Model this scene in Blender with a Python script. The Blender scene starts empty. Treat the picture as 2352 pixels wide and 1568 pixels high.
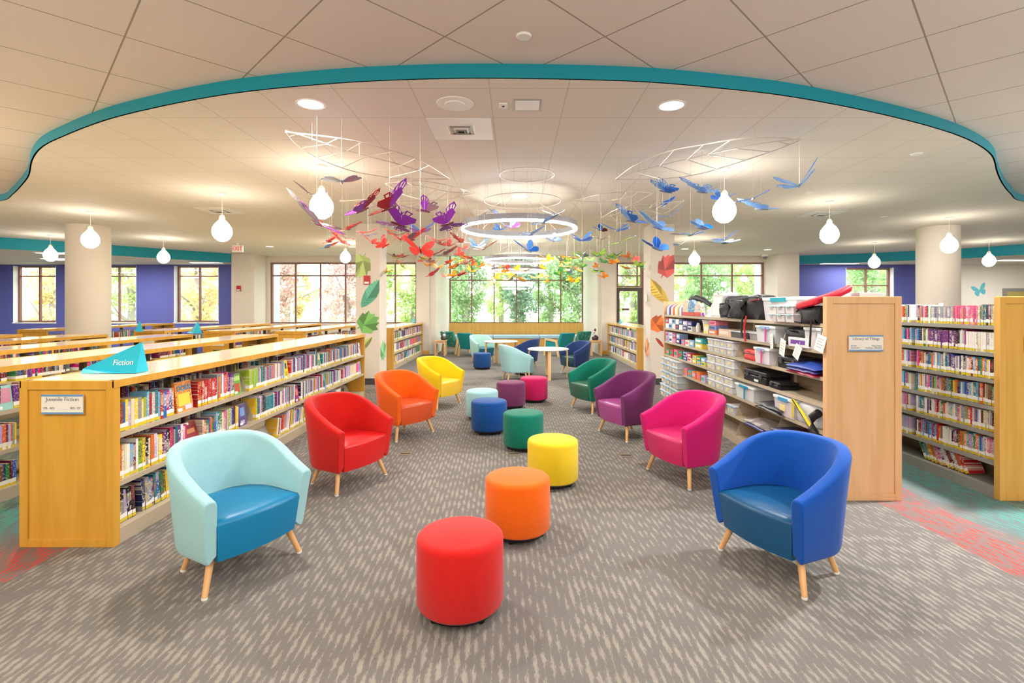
import bpy, bmesh, math, random
from mathutils import Vector, Matrix
R = random.Random(7)
PI = math.pi
SC = bpy.context.scene
COL = SC.collection
F, CX, CY, EYE = 1160.0, 1183.0, 703.0, 1.6      # focal length and vanishing point in photo pixels, eye height

# ------------------------------------------------------------------ camera, world, sun, room and fill lights, exposure
cam_d = bpy.data.cameras.new('camera'); cam = bpy.data.objects.new('camera', cam_d); COL.objects.link(cam)
cam.location = (0, 0, EYE); cam.rotation_euler = (PI/2, 0, 0)
cam_d.sensor_width = 36; cam_d.lens = 36*F/2352
cam_d.shift_x = -(CX-1176)/2352; cam_d.shift_y = -(784-CY)/2352
cam_d.clip_start = .05; cam_d.clip_end = 300
SC.camera = cam
SC.view_settings.view_transform = 'Standard'; SC.view_settings.look = 'None'
SC.view_settings.gamma = 1; SC.view_settings.use_curve_mapping = False
SC.view_settings.exposure = 0.0

def lin(c):
    if isinstance(c, str): c = tuple(int(c[i:i+2], 16) for i in (0, 2, 4))
    return tuple((x/255/12.92 if x/255 <= .04045 else ((x/255+.055)/1.055)**2.4) for x in c[:3])

w = bpy.data.worlds.new('world'); SC.world = w; w.use_nodes = True
bg = w.node_tree.nodes['Background']; bg.inputs[0].default_value = (.90, .95, 1, 1); bg.inputs[1].default_value = 7
sd = bpy.data.lights.new('sun', 'SUN'); sd.energy = 4; sd.angle = .02; sd.color = (1, .95, .86)
so = bpy.data.objects.new('sun', sd); COL.objects.link(so); so.rotation_euler = (math.radians(42), 0, math.radians(-25))

def area(name, loc, size, power, col=(1, .95, .88), shape='SQUARE', rot=(0, 0, 0), size_y=None, spread=None):
    d = bpy.data.lights.new(name, 'AREA'); d.energy = power; d.color = col; d.shape = shape; d.size = size
    if size_y: d.size_y = size_y
    if spread: d.spread = spread
    o = bpy.data.objects.new(name, d); COL.objects.link(o); o.location = loc; o.rotation_euler = rot
    return o
WARM, NEUT, COOL = (1, .90, .74), (1, .96, .92), (.93, .96, 1)
for x, y, p, c in ((-4.4, .6, 22, WARM), (-1.5, .6, 22, NEUT), (1.5, .6, 22, NEUT), (4.4, .6, 22, NEUT),
                   (-4.4, -2.4, 40, WARM), (-1.5, -2.4, 40, NEUT), (1.5, -2.4, 40, NEUT), (4.4, -2.4, 40, NEUT)):
    area('overhead_fill_light', (x, y, 3.36), 1.2, p, c, 'RECTANGLE', size_y=.6)  # unseen ceiling panels added as fill for the near part of the room
# unseen point lights added at pendant height to brighten the ceiling
for x, y, p, c in ((-3.4, .9, 110, WARM), (3.4, .9, 110, NEUT), (0, -1.2, 130, NEUT), (-6.6, 4.2, 110, WARM), (6.8, 4.6, 90, NEUT), (-10.5, 7.2, 90, WARM), (11, 7.6, 90, NEUT), (-4.5, -3.4, 110, WARM), (4.5, -3.4, 110, NEUT), (-15, 9, 90, NEUT), (15.5, 9.5, 90, NEUT)):
    d = bpy.data.lights.new('unseen_fill_light', 'POINT'); d.energy = p; d.color = c; d.shadow_soft_size = .14
    o = bpy.data.objects.new('unseen_fill_light', d); COL.objects.link(o); o.location = (x, y, 2.75)
# room downlights (housings further down), plus lamps added to brighten middle and back
DOWN = [(-1.70, 4.2, 60, NEUT), (1.31, 4.23, 60, NEUT), (4.5, 4.35, 270, COOL), (-4.6, 5.2, 60, WARM),
        (-6.9, 14.2, 45, NEUT), (-4.6, 14.3, 45, NEUT), (4.98, 14.8, 45, NEUT), (7.5, 15.0, 45, NEUT),
        (-3.0, 7.4, 60, NEUT), (3.3, 7.4, 60, NEUT), (0, 10.2, 110, NEUT), (-1.7, 13.2, 60, COOL), (1.7, 13.2, 60, COOL), (0, 16.0, 40, COOL), (-6.2, 10.4, 60, WARM), (6.4, 10.4, 60, NEUT)]
for x, y, p, c in DOWN:
    area('downlight_or_fill', (x, y, 3.262), .17, p, c, 'DISK')
for x, y, p in ((-12.2, 15.2, 120), (-16.0, 14.0, 120), (-15.5, 10.5, 120), (11.2, 16.2, 70), (15.6, 14.6, 120)):
    area('soffit_troffer_lamp', (x, y, 2.965), 1.15, p, NEUT, 'RECTANGLE', size_y=.5)

# ------------------------------------------------------------------ materials
MATS = {}
def mat(name, col=(200, 200, 200), rough=.6, spec=.4, metal=0, emit=None, estr=0, coat=0, sheen=0, alpha=None, trans=0):
    if name in MATS: return MATS[name]
    m = bpy.data.materials.new(name); m.use_nodes = True; MATS[name] = m
    b = m.node_tree.nodes['Principled BSDF']
    b.inputs['Base Color'].default_value = (*lin(col), 1); b.inputs['Roughness'].default_value = rough
    b.inputs['Specular IOR Level'].default_value = spec; b.inputs['Metallic'].default_value = metal
    if coat: b.inputs['Coat Weight'].default_value = coat
    if sheen: b.inputs['Sheen Weight'].default_value = sheen
    if emit:
        b.inputs['Emission Color'].default_value = (*lin(emit), 1); b.inputs['Emission Strength'].default_value = estr
    if trans: b.inputs['Transmission Weight'].default_value = trans
    return m
class NT:
    def __init__(s, m): s.t = m.node_tree; s.b = s.t.nodes.get('Principled BSDF')
    def n(s, typ, **kw):
        x = s.t.nodes.new(typ)
        for k, v in kw.items(): setattr(x, k, v)
        return x
    def l(s, a, b): s.t.links.new(a, b)
    def val(s, sock, v):
        if hasattr(v, 'links'): s.l(v, sock)
        else: sock.default_value = v
    def math(s, op, a, b=0, c=None):
        x = s.n('ShaderNodeMath', operation=op); s.val(x.inputs[0], a); s.val(x.inputs[1], b)
        if c is not None: s.val(x.inputs[2], c)
        return x.outputs[0]
    def noise(s, vec, scale, detail=2, rough=.5):
        x = s.n('ShaderNodeTexNoise'); s.l(vec, x.inputs['Vector']); x.inputs['Scale'].default_value = scale
        x.inputs['Detail'].default_value = detail; x.inputs['Roughness'].default_value = rough; return x.outputs['Fac']
    def xyz(s, x, y, z=0):
        c = s.n('ShaderNodeCombineXYZ'); s.val(c.inputs[0], x); s.val(c.inputs[1], y); s.val(c.inputs[2], z); return c.outputs[0]
    def sep(s, v):
        c = s.n('ShaderNodeSeparateXYZ'); s.l(v, c.inputs[0]); return c.outputs
    def mix(s, f, a, b, mode='MIX'):
        x = s.n('ShaderNodeMix', data_type='RGBA', blend_type=mode); s.val(x.inputs[0], f)
        for i, v in ((6, a), (7, b)):
            if hasattr(v, 'links'): s.l(v, x.inputs[i])
            else: x.inputs[i].default_value = (*lin(v), 1)
        return x.outputs[2]
    def ramp(s, f, pts):
        x = s.n('ShaderNodeValToRGB'); s.l(f, x.inputs[0]); e = x.color_ramp.elements
        while len(e) < len(pts): e.new(.5)
        for i, (p, c) in enumerate(pts): e[i].position = p; e[i].color = (*lin(c), 1) if not isinstance(c, float) else (c, c, c, 1)
        return x.outputs[0]
    def smooth(s, v, a, b):
        x = s.n('ShaderNodeMapRange', interpolation_type='SMOOTHSTEP'); s.val(x.inputs[0], v)
        x.inputs[1].default_value = a; x.inputs[2].default_value = b; return x.outputs[0]
    def coord(s, k='Object'): return s.n('ShaderNodeTexCoord').outputs[k]
    def base(s, c): s.l(c, s.b.inputs['Base Color'])
    def bump(s, h, strength=.2, dist=.01):
        x = s.n('ShaderNodeBump'); x.inputs['Strength'].default_value = strength; x.inputs['Distance'].default_value = dist
        s.l(h, x.inputs['Height']); s.l(x.outputs[0], s.b.inputs['Normal'])

def wood(name, c1, c2, rough=.35, axis='z'):
    m = mat(name, c1, rough, .4); t = NT(m); s = t.sep(t.coord())
    sc = {'z': (14, 14, 1.2), 'y': (14, 1.0, 14), 'x': (1.0, 14, 14)}[axis]
    v = t.xyz(t.math('MULTIPLY', s[0], sc[0]), t.math('MULTIPLY', s[1], sc[1]), t.math('MULTIPLY', s[2], sc[2]))
    n = t.noise(v, 1.0, 3, .6); t.base(t.mix(t.smooth(n, .3, .72), c1, c2)); return m
HONEY = wood('honey_maple', (218, 164, 66), (208, 152, 54))
HONEYSHEEN = wood('honey_maple_top_sheen', (244, 226, 188), (238, 214, 170), .12, 'y')  # window reflections on the tops painted in as a paler wood colour
MAPLE_LIT = wood('maple_lit', (226, 184, 138), (216, 170, 120))  # same wood as the other cases, with its different lighting put into the colour
GOLD = wood('golden_maple', (226, 176, 92), (214, 160, 74))
LEGW = wood('beech_leg', (226, 178, 122), (212, 160, 104))
BIRCH = wood('birch', (226, 190, 140), (216, 176, 124), .4)
EDGE = mat('cream_edge', (238, 224, 200), .4)
TAN = mat('tan_metal', (186, 172, 148), .45, .5)
TAND = mat('dark_tan_metal', (116, 100, 80), .5, .4)
GREYM = mat('grey_metal', (150, 148, 140), .45, .5)
DARK = mat('dark_void', (58, 48, 42), .8)
BLACK = mat('black_plastic', (24, 22, 24), .4)
WHITE = mat('white_paint', (240, 238, 232), .5)
CREAM = mat('cream_wall', (218, 208, 194), .75)
CREAM2 = mat('pale_wall', (236, 230, 218), .75)
STEEL = mat('steel_rod', (216, 208, 198), .3, .5, .6)
PAPER = mat('paper', (236, 228, 210), .8)
LABELW = mat('label_white', (244, 242, 236), .6)
LABELY = mat('label_yellow', (220, 196, 40), .5)
TEALF = mat('teal_fascia', (0, 142, 160), .55)
TEALS = mat('teal_sign_card', (34, 184, 216), .45)
PURPLEW = mat('purple_wall', (86, 92, 160), .7)
BRONZE = mat('bronze_frame', (136, 92, 80), .45, .5)
BROWNF = mat('brown_door_frame', (74, 56, 46), .45, .5)
INK = mat('ink', (140, 136, 140), .7)
EXITRED = mat('exit_red', (214, 16, 26), .5, emit=(240, 20, 30), estr=.35)
RED = mat('red_enamel', (184, 34, 34), .4)
LAMPW = mat('lamp_glow', (255, 250, 240), .4, emit=(255, 246, 230), estr=26)
RINGW = mat('ring_glow', (255, 255, 255), .4, emit=(255, 250, 240), estr=42)
TROFW = mat('troffer_glow', (255, 255, 255), .4, emit=(255, 250, 240), estr=4)
DOWNW = mat('downlight_glow', (255, 250, 240), .4, emit=(255, 244, 226), estr=2.2)

def fabric(name, c, rough=.85):
    m = mat(name, c, rough, .2, sheen=.15); t = NT(m); co = t.coord()
    w1 = t.n('ShaderNodeTexWave', wave_type='BANDS', bands_direction='DIAGONAL'); t.l(co, w1.inputs['Vector']); w1.inputs['Scale'].default_value = 90
    w1.inputs['Distortion'].default_value = .6
    t.bump(w1.outputs['Fac'], .25, .002)
    n = t.noise(co, 160, 1); t.base(t.mix(t.math('MULTIPLY', n, .22), c, tuple(int(v*.72) for v in c))); return m
def leather(name, c, rough=.38):
    m = mat(name, c, rough, .45); t = NT(m); t.bump(t.noise(t.coord(), 220, 2), .06, .002); return m

def carpet():
    m = mat('carpet', (126, 116, 106), .95, .1); t = NT(m); x, y, z = t.sep(t.coord())
    y2 = t.math('ADD', y, t.math('MULTIPLY', x, .0))
    xs = t.math('DIVIDE', t.math('ADD', x, t.math('MULTIPLY', y, .02)), .039); cell = t.math('FLOOR', xs); fr = t.math('FRACT', xs)
    tri = lambda q: t.math('SUBTRACT', 1, t.math('ABSOLUTE', t.math('SUBTRACT', t.math('MULTIPLY', q, 2), 1)))
    n2 = t.noise(t.xyz(t.math('MULTIPLY', x, 150), t.math('MULTIPLY', y, 30)), 1.0, 3, .75)
    jit = t.noise(t.xyz(t.math('MULTIPLY', cell, 5.77), t.math('MULTIPLY', y, 1.6)), 1.0, 1)
    ph = t.math('FRACT', t.math('ADD', t.math('DIVIDE', t.math('ADD', y, t.math('MULTIPLY', fr, .05)), .21), t.math('ADD', t.math('MULTIPLY', cell, .29), t.math('MULTIPLY', jit, 2.6))))
    tl = t.noise(t.xyz(t.math('FLOOR', t.math('DIVIDE', t.math('ADD', x, .2), .5)), t.math('FLOOR', t.math('DIVIDE', y, .5))), 3.3, 0)
    v = t.math('ADD', t.math('ADD', t.math('MULTIPLY', tri(fr), .42), t.math('MULTIPLY', tri(ph), .34)), t.math('ADD', t.math('MULTIPLY', t.math('SUBTRACT', n2, .5), 1.1), t.math('MULTIPLY', t.math('SUBTRACT', tl, .5), .3)))
    lightm = t.math('MULTIPLY', t.smooth(v, .40, .62), .62)
    spk = t.noise(t.xyz(t.math('MULTIPLY', x, 300), t.math('MULTIPLY', y, 300)), 1.0, 0)
    dark = t.mix(spk, (97, 93, 89), (124, 119, 114))
    lt = t.mix(t.noise(t.xyz(x, y), 1.7, 1), (150, 143, 126), (166, 161, 152))
    plain = t.mix(lightm, dark, lt)
    ax = t.math('ABSOLUTE', x)
    nn = t.noise(t.xyz(t.math('MULTIPLY', cell, 3.1), t.math('MULTIPLY', y, 2.2)), 1.0, 2)
    axn = t.math('ADD', ax, t.math('MULTIPLY', t.math('SUBTRACT', nn, .5), .45))
    f = t.math('DIVIDE', t.math('SUBTRACT', axn, 2.9), 2.0)
    acc = t.ramp(f, [(0, (206, 60, 48)), (.2, (206, 62, 54)), (.27, (110, 124, 118)), (.4, (60, 150, 140)), (.55, (60, 160, 140)), (.68, (180, 186, 80)), (.85, (70, 150, 130)), (1, (150, 150, 130))])
    dk2 = t.mix(t.smooth(f, .2, .35), (118, 106, 102), (98, 112, 110))
    lm2 = t.smooth(v, .40, .58)
    accent = t.mix(t.math('MULTIPLY', lm2, .72), dk2, acc)
    isacc = t.math('MULTIPLY', t.math('GREATER_THAN', ax, 2.96), t.math('LESS_THAN', y, 9.3))
    t.base(t.mix(isacc, plain, accent)); t.bump(n2, .3, .004); return m
CARPET = carpet()

def tiles(name, col, sp, ox, oy, rot45, linec):
    m = mat(name, col, .8, .2); t = NT(m); x, y, z = t.sep(t.coord())
    if rot45:
        p = t.math('MULTIPLY', t.math('ADD', x, y), .70711); q = t.math('MULTIPLY', t.math('SUBTRACT', y, x), .70711)
    else: p, q = x, y
    def line(v, o, wd):
        fr = t.math('FRACT', t.math('DIVIDE', t.math('SUBTRACT', v, o-20*sp), sp))
        d = t.math('MINIMUM', fr, t.math('SUBTRACT', 1, fr)); return t.math('LESS_THAN', d, wd/sp)
    ln = t.math('MAXIMUM', line(p, ox, .0055), line(q, oy, .0055))
    co = t.coord(); sp1 = t.noise(co, 130, 2, .7); sp2 = t.smooth(sp1, .58, .72)
    base = t.mix(t.math('MULTIPLY', sp2, .16), col, tuple(int(v*.8) for v in col))
    t.base(t.mix(ln, base, linec)); t.bump(sp1, .12, .004); return m
CEIL_LO = tiles('ceiling_tile', (228, 220, 208), .604, .408, 3.898, False, (206, 198, 184))
CEIL_UP = tiles('ceiling_tile_diagonal', (226, 213, 204), .75, 2.037, 2.694, True, (158, 148, 132))
CEIL_SO = tiles('soffit_tile', (226, 218, 206), .604, .1, .1, False, (196, 186, 172))

def glass():
    m = bpy.data.materials.new('window_glass'); m.use_nodes = True; t = NT(m); nt = m.node_tree; nt.nodes.remove(t.b)
    a = t.n('ShaderNodeBsdfTransparent'); a.inputs[0].default_value = (.97, .99, .98, 1)
    g = t.n('ShaderNodeBsdfGlossy'); g.inputs['Roughness'].default_value = .03
    x = t.n('ShaderNodeMixShader'); x.inputs[0].default_value = .05
    t.l(a.outputs[0], x.inputs[1]); t.l(g.outputs[0], x.inputs[2]); t.l(x.outputs[0], nt.nodes['Material Output'].inputs[0]); return m
GLASS = glass()
def film(name, col, op):
    m = bpy.data.materials.new(name); m.use_nodes = True; t = NT(m); nt = m.node_tree
    t.b.inputs['Base Color'].default_value = (*lin(col), 1); t.b.inputs['Roughness'].default_value = .18
    a = t.n('ShaderNodeBsdfTransparent'); a.inputs[0].default_value = (*[(.5+.5*v) for v in lin(col)], 1)
    x = t.n('ShaderNodeMixShader'); x.inputs[0].default_value = op
    t.l(a.outputs[0], x.inputs[1]); t.l(t.b.outputs[0], x.inputs[2]); t.l(x.outputs[0], nt.nodes['Material Output'].inputs[0]); return m
CLEARP = film('clear_plastic', (244, 247, 250), .62)
CLEARB = film('clear_blue_acrylic', (130, 186, 240), .36)

def book_mats():
    m = mat('book_cover', (120, 120, 120), .45, .4); t = NT(m)
    oi = t.n('ShaderNodeObjectInfo'); x, y, z = t.sep(t.coord('Generated'))
    rnd = oi.outputs['Random']
    n = t.noise(t.xyz(t.math('MULTIPLY', x, 2.5), t.math('MULTIPLY', rnd, 91), t.math('MULTIPLY', z, 17)), 1.0, 1)
    band = t.smooth(n, .56, .6)
    inz = t.math('MULTIPLY', t.math('GREATER_THAN', z, .22), t.math('LESS_THAN', z, .93))
    n2 = t.noise(t.xyz(t.math('MULTIPLY', rnd, 57), t.math('MULTIPLY', z, 2.2), 0), 1.0, 0)
    alt = t.ramp(t.math('FRACT', t.math('MULTIPLY', rnd, 7.7)), [(0, (244, 236, 214)), (.35, (244, 240, 230)), (.55, (236, 206, 90)), (.75, (40, 40, 60)), (1, (230, 120, 110))])
    c = t.mix(t.math('MULTIPLY', t.math('MULTIPLY', band, inz), .8), oi.outputs['Color'], alt)
    c = t.mix(t.math('MULTIPLY', t.smooth(n2, .52, .6), .35), c, alt)
    t.base(c)
    m2 = mat('book_run', (120, 120, 120), .5, .4); t = NT(m2)
    at = t.n('ShaderNodeVertexColor', layer_name='col'); x, y, z = t.sep(t.coord())
    n = t.noise(t.xyz(t.math('MULTIPLY', x, 3), t.math('MULTIPLY', y, 90), t.math('MULTIPLY', z, 70)), 1.0, 1)
    t.base(t.mix(t.math('MULTIPLY', t.smooth(n, .58, .66), .45), at.outputs[0], (232, 224, 206)))
    return m, m2
BOOKM, RUNM = book_mats()

# ------------------------------------------------------------------ mesh helpers
class MB:
    def __init__(s): s.v = []; s.f = []; s.mi = []; s.fc = []
    def add(s, vs, fs, mi=0, M=None, col=None):
        b = len(s.v)
        for p in vs: s.v.append(tuple(M @ Vector(p)) if M is not None else tuple(p))
        for f in fs: s.f.append(tuple(b+i for i in f)); s.mi.append(mi); s.fc.append(col)
        return s
    def box(s, x0, x1, y0, y1, z0, z1, mi=0, M=None, col=None):
        return s.add([(x0,y0,z0),(x1,y0,z0),(x1,y1,z0),(x0,y1,z0),(x0,y0,z1),(x1,y0,z1),(x1,y1,z1),(x0,y1,z1)],
                     [(0,3,2,1),(4,5,6,7),(0,1,5,4),(1,2,6,5),(2,3,7,6),(3,0,4,7)], mi, M, col)
    def prism(s, pts, z0, z1, mi=0, M=None, pts2=None):
        n = len(pts); p2 = pts2 or pts
        return s.add([(x,y,z0) for x,y in pts]+[(x,y,z1) for x,y in p2],
                     [tuple(range(n-1,-1,-1)), tuple(range(n,2*n))]+[(i,(i+1)%n,n+(i+1)%n,n+i) for i in range(n)], mi, M)
    def lathe(s, prof, n=32, mi=0, M=None, cap=True):
        vs = []; fs = []
        for r, z in prof:
            for k in range(n): a = 2*PI*k/n; vs.append((r*math.cos(a), r*math.sin(a), z))
        for i in range(len(prof)-1):
            for k in range(n): fs.append((i*n+k, i*n+(k+1)%n, (i+1)*n+(k+1)%n, (i+1)*n+k))
        if cap and prof[0][0] > 1e-6: fs.append(tuple(range(n-1,-1,-1)))
        if cap and prof[-1][0] > 1e-6: fs.append(tuple((len(prof)-1)*n+k for k in range(n)))
        return s.add(vs, fs, mi, M)
    def tube(s, pts, r, n=8, mi=0, r2=None, closed=False, M=None):
        pts = [Vector(p) for p in pts]; vs = []; fs = []; m = len(pts)
        for i, p in enumerate(pts):
            if closed: d = pts[(i+1)%m]-pts[i-1]
            else: d = pts[min(i+1, m-1)]-pts[max(i-1, 0)]
            d.normalize(); u = d.cross(Vector((0,0,1)) if abs(d.z) < .9 else Vector((1,0,0))).normalized(); w2 = d.cross(u)
            rr = r if r2 is None else r+(r2-r)*i/(m-1)
            for k in range(n):
                a = 2*PI*k/n; vs.append(p+u*(rr*math.cos(a))+w2*(rr*math.sin(a)))
        for i in range(m if closed else m-1):
            for k in range(n):
                j = (i+1) % m; fs.append((i*n+k, i*n+(k+1)%n, j*n+(k+1)%n, j*n+k))
        if not closed: fs += [tuple(range(n-1,-1,-1)), tuple((m-1)*n+k for k in range(n))]
        return s.add(vs, fs, mi, M)
    def build(s, name, mats, parent=None, smooth=False, bevel=0, segs=2, loc=None, ang=40, sub=0):
        me = bpy.data.meshes.new(name); me.from_pydata(s.v, [], s.f)
        ms = mats if isinstance(mats, (list, tuple)) else [mats]
        for m in ms: me.materials.append(m)
        if len(ms) > 1: me.polygons.foreach_set('material_index', s.mi)
        if any(c is not None for c in s.fc):
            ca = me.color_attributes.new('col', 'FLOAT_COLOR', 'CORNER'); arr = []
            for p, c in zip(me.polygons, s.fc): arr += list((*(c or (.5,.5,.5)), 1))*p.loop_total
            ca.data.foreach_set('color', arr)
        bm = bmesh.new(); bm.from_mesh(me)
        if not s.fc or s.fc[0] is None: bmesh.ops.recalc_face_normals(bm, faces=bm.faces)
        if smooth:
            for f in bm.faces: f.smooth = True
            for e in bm.edges:
                if len(e.link_faces) == 2 and e.calc_face_angle(0) > math.radians(ang): e.smooth = False
        bm.to_mesh(me); bm.free()
        o = bpy.data.objects.new(name, me); COL.objects.link(o)
        if bevel:
            b = o.modifiers.new('bevel', 'BEVEL'); b.width = bevel; b.segments = segs; b.limit_method = 'ANGLE'; b.angle_limit = math.radians(35)
            if smooth: b.harden_normals = False
        if sub:
            q = o.modifiers.new('sub', 'SUBSURF'); q.levels = q.render_levels = sub
        if parent is not None: o.parent = parent
        if loc is not None: o.location = loc
        return o
def tag(o, label=None, cat=None, group=None, kind=None):
    if label: o['label'] = label
    if cat: o['category'] = cat
    if group: o['group'] = group
    if kind: o['kind'] = kind
    return o
def thing(name, label, cat, loc=(0,0,0), rz=0, group=None):
    o = bpy.data.objects.new(name, None); COL.objects.link(o); o.location = loc; o.rotation_euler = (0, 0, rz); o.empty_display_size = .1
    return tag(o, label, cat, group)
def dup(o, loc=None, rz=None, label=None, group=None, parent=None):
    c = o.copy(); COL.objects.link(c)
    if parent is not None: c.parent = parent
    if loc is not None: c.location = loc
    if rz is not None: c.rotation_euler = (0, 0, rz)
    if label: c['label'] = label
    if group: c['group'] = group
    for ch in list(o.children): dup(ch, parent=c)
    return c
def text(body, size, m, parent, loc, rot=(PI/2,0,0), name='lettering', align='CENTER', ext=.0008, sx=1):
    cu = bpy.data.curves.new('t', 'FONT'); cu.body = body; cu.size = size; cu.align_x = align; cu.align_y = 'CENTER'; cu.extrude = ext
    t = bpy.data.objects.new('t', cu); COL.objects.link(t)
    dg = bpy.context.evaluated_depsgraph_get(); me = bpy.data.meshes.new_from_object(t.evaluated_get(dg)); bpy.data.objects.remove(t)
    me.name = name; me.materials.clear(); me.materials.append(m)
    o = bpy.data.objects.new(name, me); COL.objects.link(o); o.parent = parent; o.location = loc; o.rotation_euler = rot; o.scale = (sx, 1, 1); return o
def struct(name, mb, m, label=None, **kw): return tag(mb.build(name, m, **kw), label, None, None, 'structure')
def plane_at(u, v, z):       # photo pixel on the horizontal plane z
    Y = F*(z-EYE)/(CY-v); return ((u-CX)*Y/F, Y)
def at(u, v, Y): return Vector(((u-CX)*Y/F, Y, EYE-(v-CY)*Y/F))
ORD = ['zeroth','first','second','third','fourth','fifth','sixth','seventh','eighth','ninth','tenth','eleventh','twelfth']
def ordn(i):
    if i <= 12: return ORD[i]
    return f"{i}{'th' if 10 <= i%100 <= 20 else {1:'st',2:'nd',3:'rd'}.get(i%10,'th')}"

# ------------------------------------------------------------------ the setting
LO, UP, SO = 3.28, 3.385, 3.0
struct('floor', MB().box(-21, 21, -6.2, 20.6, -.1, 0), CARPET, 'patterned grey carpet floor with coloured bands beside the bookcases')
curve_px = [(0,461),(27,446),(51,421),(64,402),(71,369),(83,348),(104,330.5),(149,309.6),(208,286),(268,267),(357,245.7),(446,227.8),(536,213),(625,202.5),(700,195.7),(800,188),(900,183),(1040,179),(1176,179),(1350,182),(1500,188),(1650,201),(1799,218),(1948,244.5),(2068,271),(2157,295),(2217,316),(2262,340),(2283,361),(2292,394),(2304,420.6),(2322,443),(2352,462)]
ctrl = [Vector((*plane_at(u, v, LO), 0)) for u, v in curve_px]
ctrl = [Vector((-21, 10.6, 0)), Vector((-12, 9.3, 0))] + ctrl + [Vector((12, 9.3, 0)), Vector((21, 10.6, 0))]
def smooth_curve(c, n=5):
    out = []
    for i in range(len(c)-1):
        p0, p1, p2, p3 = c[max(i-1,0)], c[i], c[i+1], c[min(i+2,len(c)-1)]
        # centripetal-style spline to avoid overshoot at uneven spacing
        m1 = (p2-p0)*.5; m2 = (p3-p1)*.5; L = (p2-p1).length
        if m1.length > 1e-6: m1 = m1.normalized()*L
        if m2.length > 1e-6: m2 = m2.normalized()*L
        for k in range(n):
            s = k/n; s2, s3 = s*s, s*s*s
            out.append(p1*(2*s3-3*s2+1)+m1*(s3-2*s2+s)+p2*(-2*s3+3*s2)+m2*(s3-s2))
    return out+[c[-1]]
EDGEC = smooth_curve(ctrl)
def strip(pts, z0, z1, off=.015):
    m = MB(); n = len(pts); vs = []
    for i, p in enumerate(pts):
        d = (pts[min(i+1,n-1)]-pts[max(i-1,0)]); nrm = Vector((-d.y, d.x, 0)).normalized()
        q = p+nrm*off
        vs += [(p.x,p.y,z0),(p.x,p.y,z1),(q.x,q.y,z1),(q.x,q.y,z0)]
    fs = []
    for i in range(n-1):
        for k in range(4): fs.append((i*4+k, i*4+(k+1)%4, (i+1)*4+(k+1)%4, (i+1)*4+k))
    return m.add(vs, fs)
struct('trim_1', strip(EDGEC, LO, UP+.02), TEALF, 'curved teal fascia where the two ceiling levels meet', smooth=True)
mlo = MB()
n = len(EDGEC)
bay0 = [i for i in range(n)]
vs = [(p.x, p.y, LO) for p in EDGEC]+[(p.x, 17.05, LO) for p in EDGEC]
mlo.add(vs, [(i, i+1, n+i+1, n+i) for i in range(n-1)]); struct('ceiling_2', mlo, CEIL_LO, 'lower cream tiled ceiling beyond the teal curve')
struct('ceiling_1', MB().box(-21, 21, -6.2, 10.7, UP, UP+.05), CEIL_UP, 'higher ceiling with diagonal square tiles overhead')
struct('ceiling_3', MB().box(-2.75, 2.85, 16.9, 20.6, 3.75, 3.8).box(-2.75, 2.85, 16.85, 16.95, LO, 3.8), CREAM2)
# low soffits over the side reading corners, teal curved face
def soffit(nm, pts, xw, lab):
    pts = smooth_curve([Vector((x, y, 0)) for x, y in pts], 6)
    if pts[0].x < pts[-1].x and xw < 0: pass
    m = MB(); k = len(pts); vs = []
    for p in pts: vs += [(p.x, p.y, SO), (p.x, 17.2 if p.y < 17.2 else p.y, SO)]
    m.add(vs, [(2*i, 2*i+2, 2*i+3, 2*i+1) for i in range(k-1)]); struct(nm[0], m, CEIL_SO, lab)
    struct(nm[1], strip(pts, SO-.005, LO, .01), TEALF, lab.replace('tiled low ceiling', 'teal fascia') , smooth=True)
soffit(('ceiling_4', 'trim_2'), [(-21, 8.4), (-15, 10.9), (-12.55, 12.3), (-10.95, 14.05), (-9.9, 15.3), (-9.1, 16.18)], -1, 'tiled low ceiling over the left reading corner')
soffit(('ceiling_5', 'trim_3'), [(9.1, 16.95), (9.55, 16.75), (11.2, 16.0), (12.4, 15.2), (13.1, 14.75), (13.75, 13.7), (16, 11.5), (21, 8.5)], 1, 'tiled low ceiling over the right reading corner')

YB = 17.0
def wall_with_holes(name, x0, x1, z0, z1, y, th, holes, m, label):
    mb = MB(); xs = sorted({x0, x1, *[h[0] for h in holes], *[h[1] for h in holes]})
    for a, b in zip(xs, xs[1:]):
        zz = sorted([(h[2], h[3]) for h in holes if h[0] <= a+1e-6 and h[1] >= b-1e-6]); z = z0
        for p, q in zz:
            if p > z: mb.box(a, b, y, y+th, z, p)
            z = q
        if z < z1: mb.box(a, b, y, y+th, z, z1)
    return struct(name, mb, m, label)
def window(idx, x0, x1, z0, z1, y, mull, trans, m, label, glass=True, fw=.05):
    mb = MB()
    mb.box(x0, x0+fw, y, y+.09, z0, z1).box(x1-fw, x1, y, y+.09, z0, z1).box(x0+fw, x1-fw, y, y+.09, z1-fw, z1).box(x0+fw, x1-fw, y, y+.09, z0, z0+fw)
    o = struct(f'window_{idx}', mb, m, label)
    mm = MB()
    zs = [z0+fw]+trans+[z1-fw]
    for tz in trans: mm.box(x0+fw, x1-fw, y+.012, y+.078, tz-.02, tz+.02)
    for mx in mull:
        for i in range(len(zs)-1): mm.box(mx-.022, mx+.022, y+.01, y+.08, zs[i]+(.02 if i else 0), zs[i+1]-(.02 if i < len(zs)-2 else 0))
    mm.build('mullion', m, o)
    MB().box(x0+fw, x1-fw, y+.04, y+.046, z0+fw, z1-fw).build('glass_pane', GLASS, o)
    return o
PZ = [(-16.9, -15.45), (-14.2, -12.75), (-11.48, -9.98)]
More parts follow.
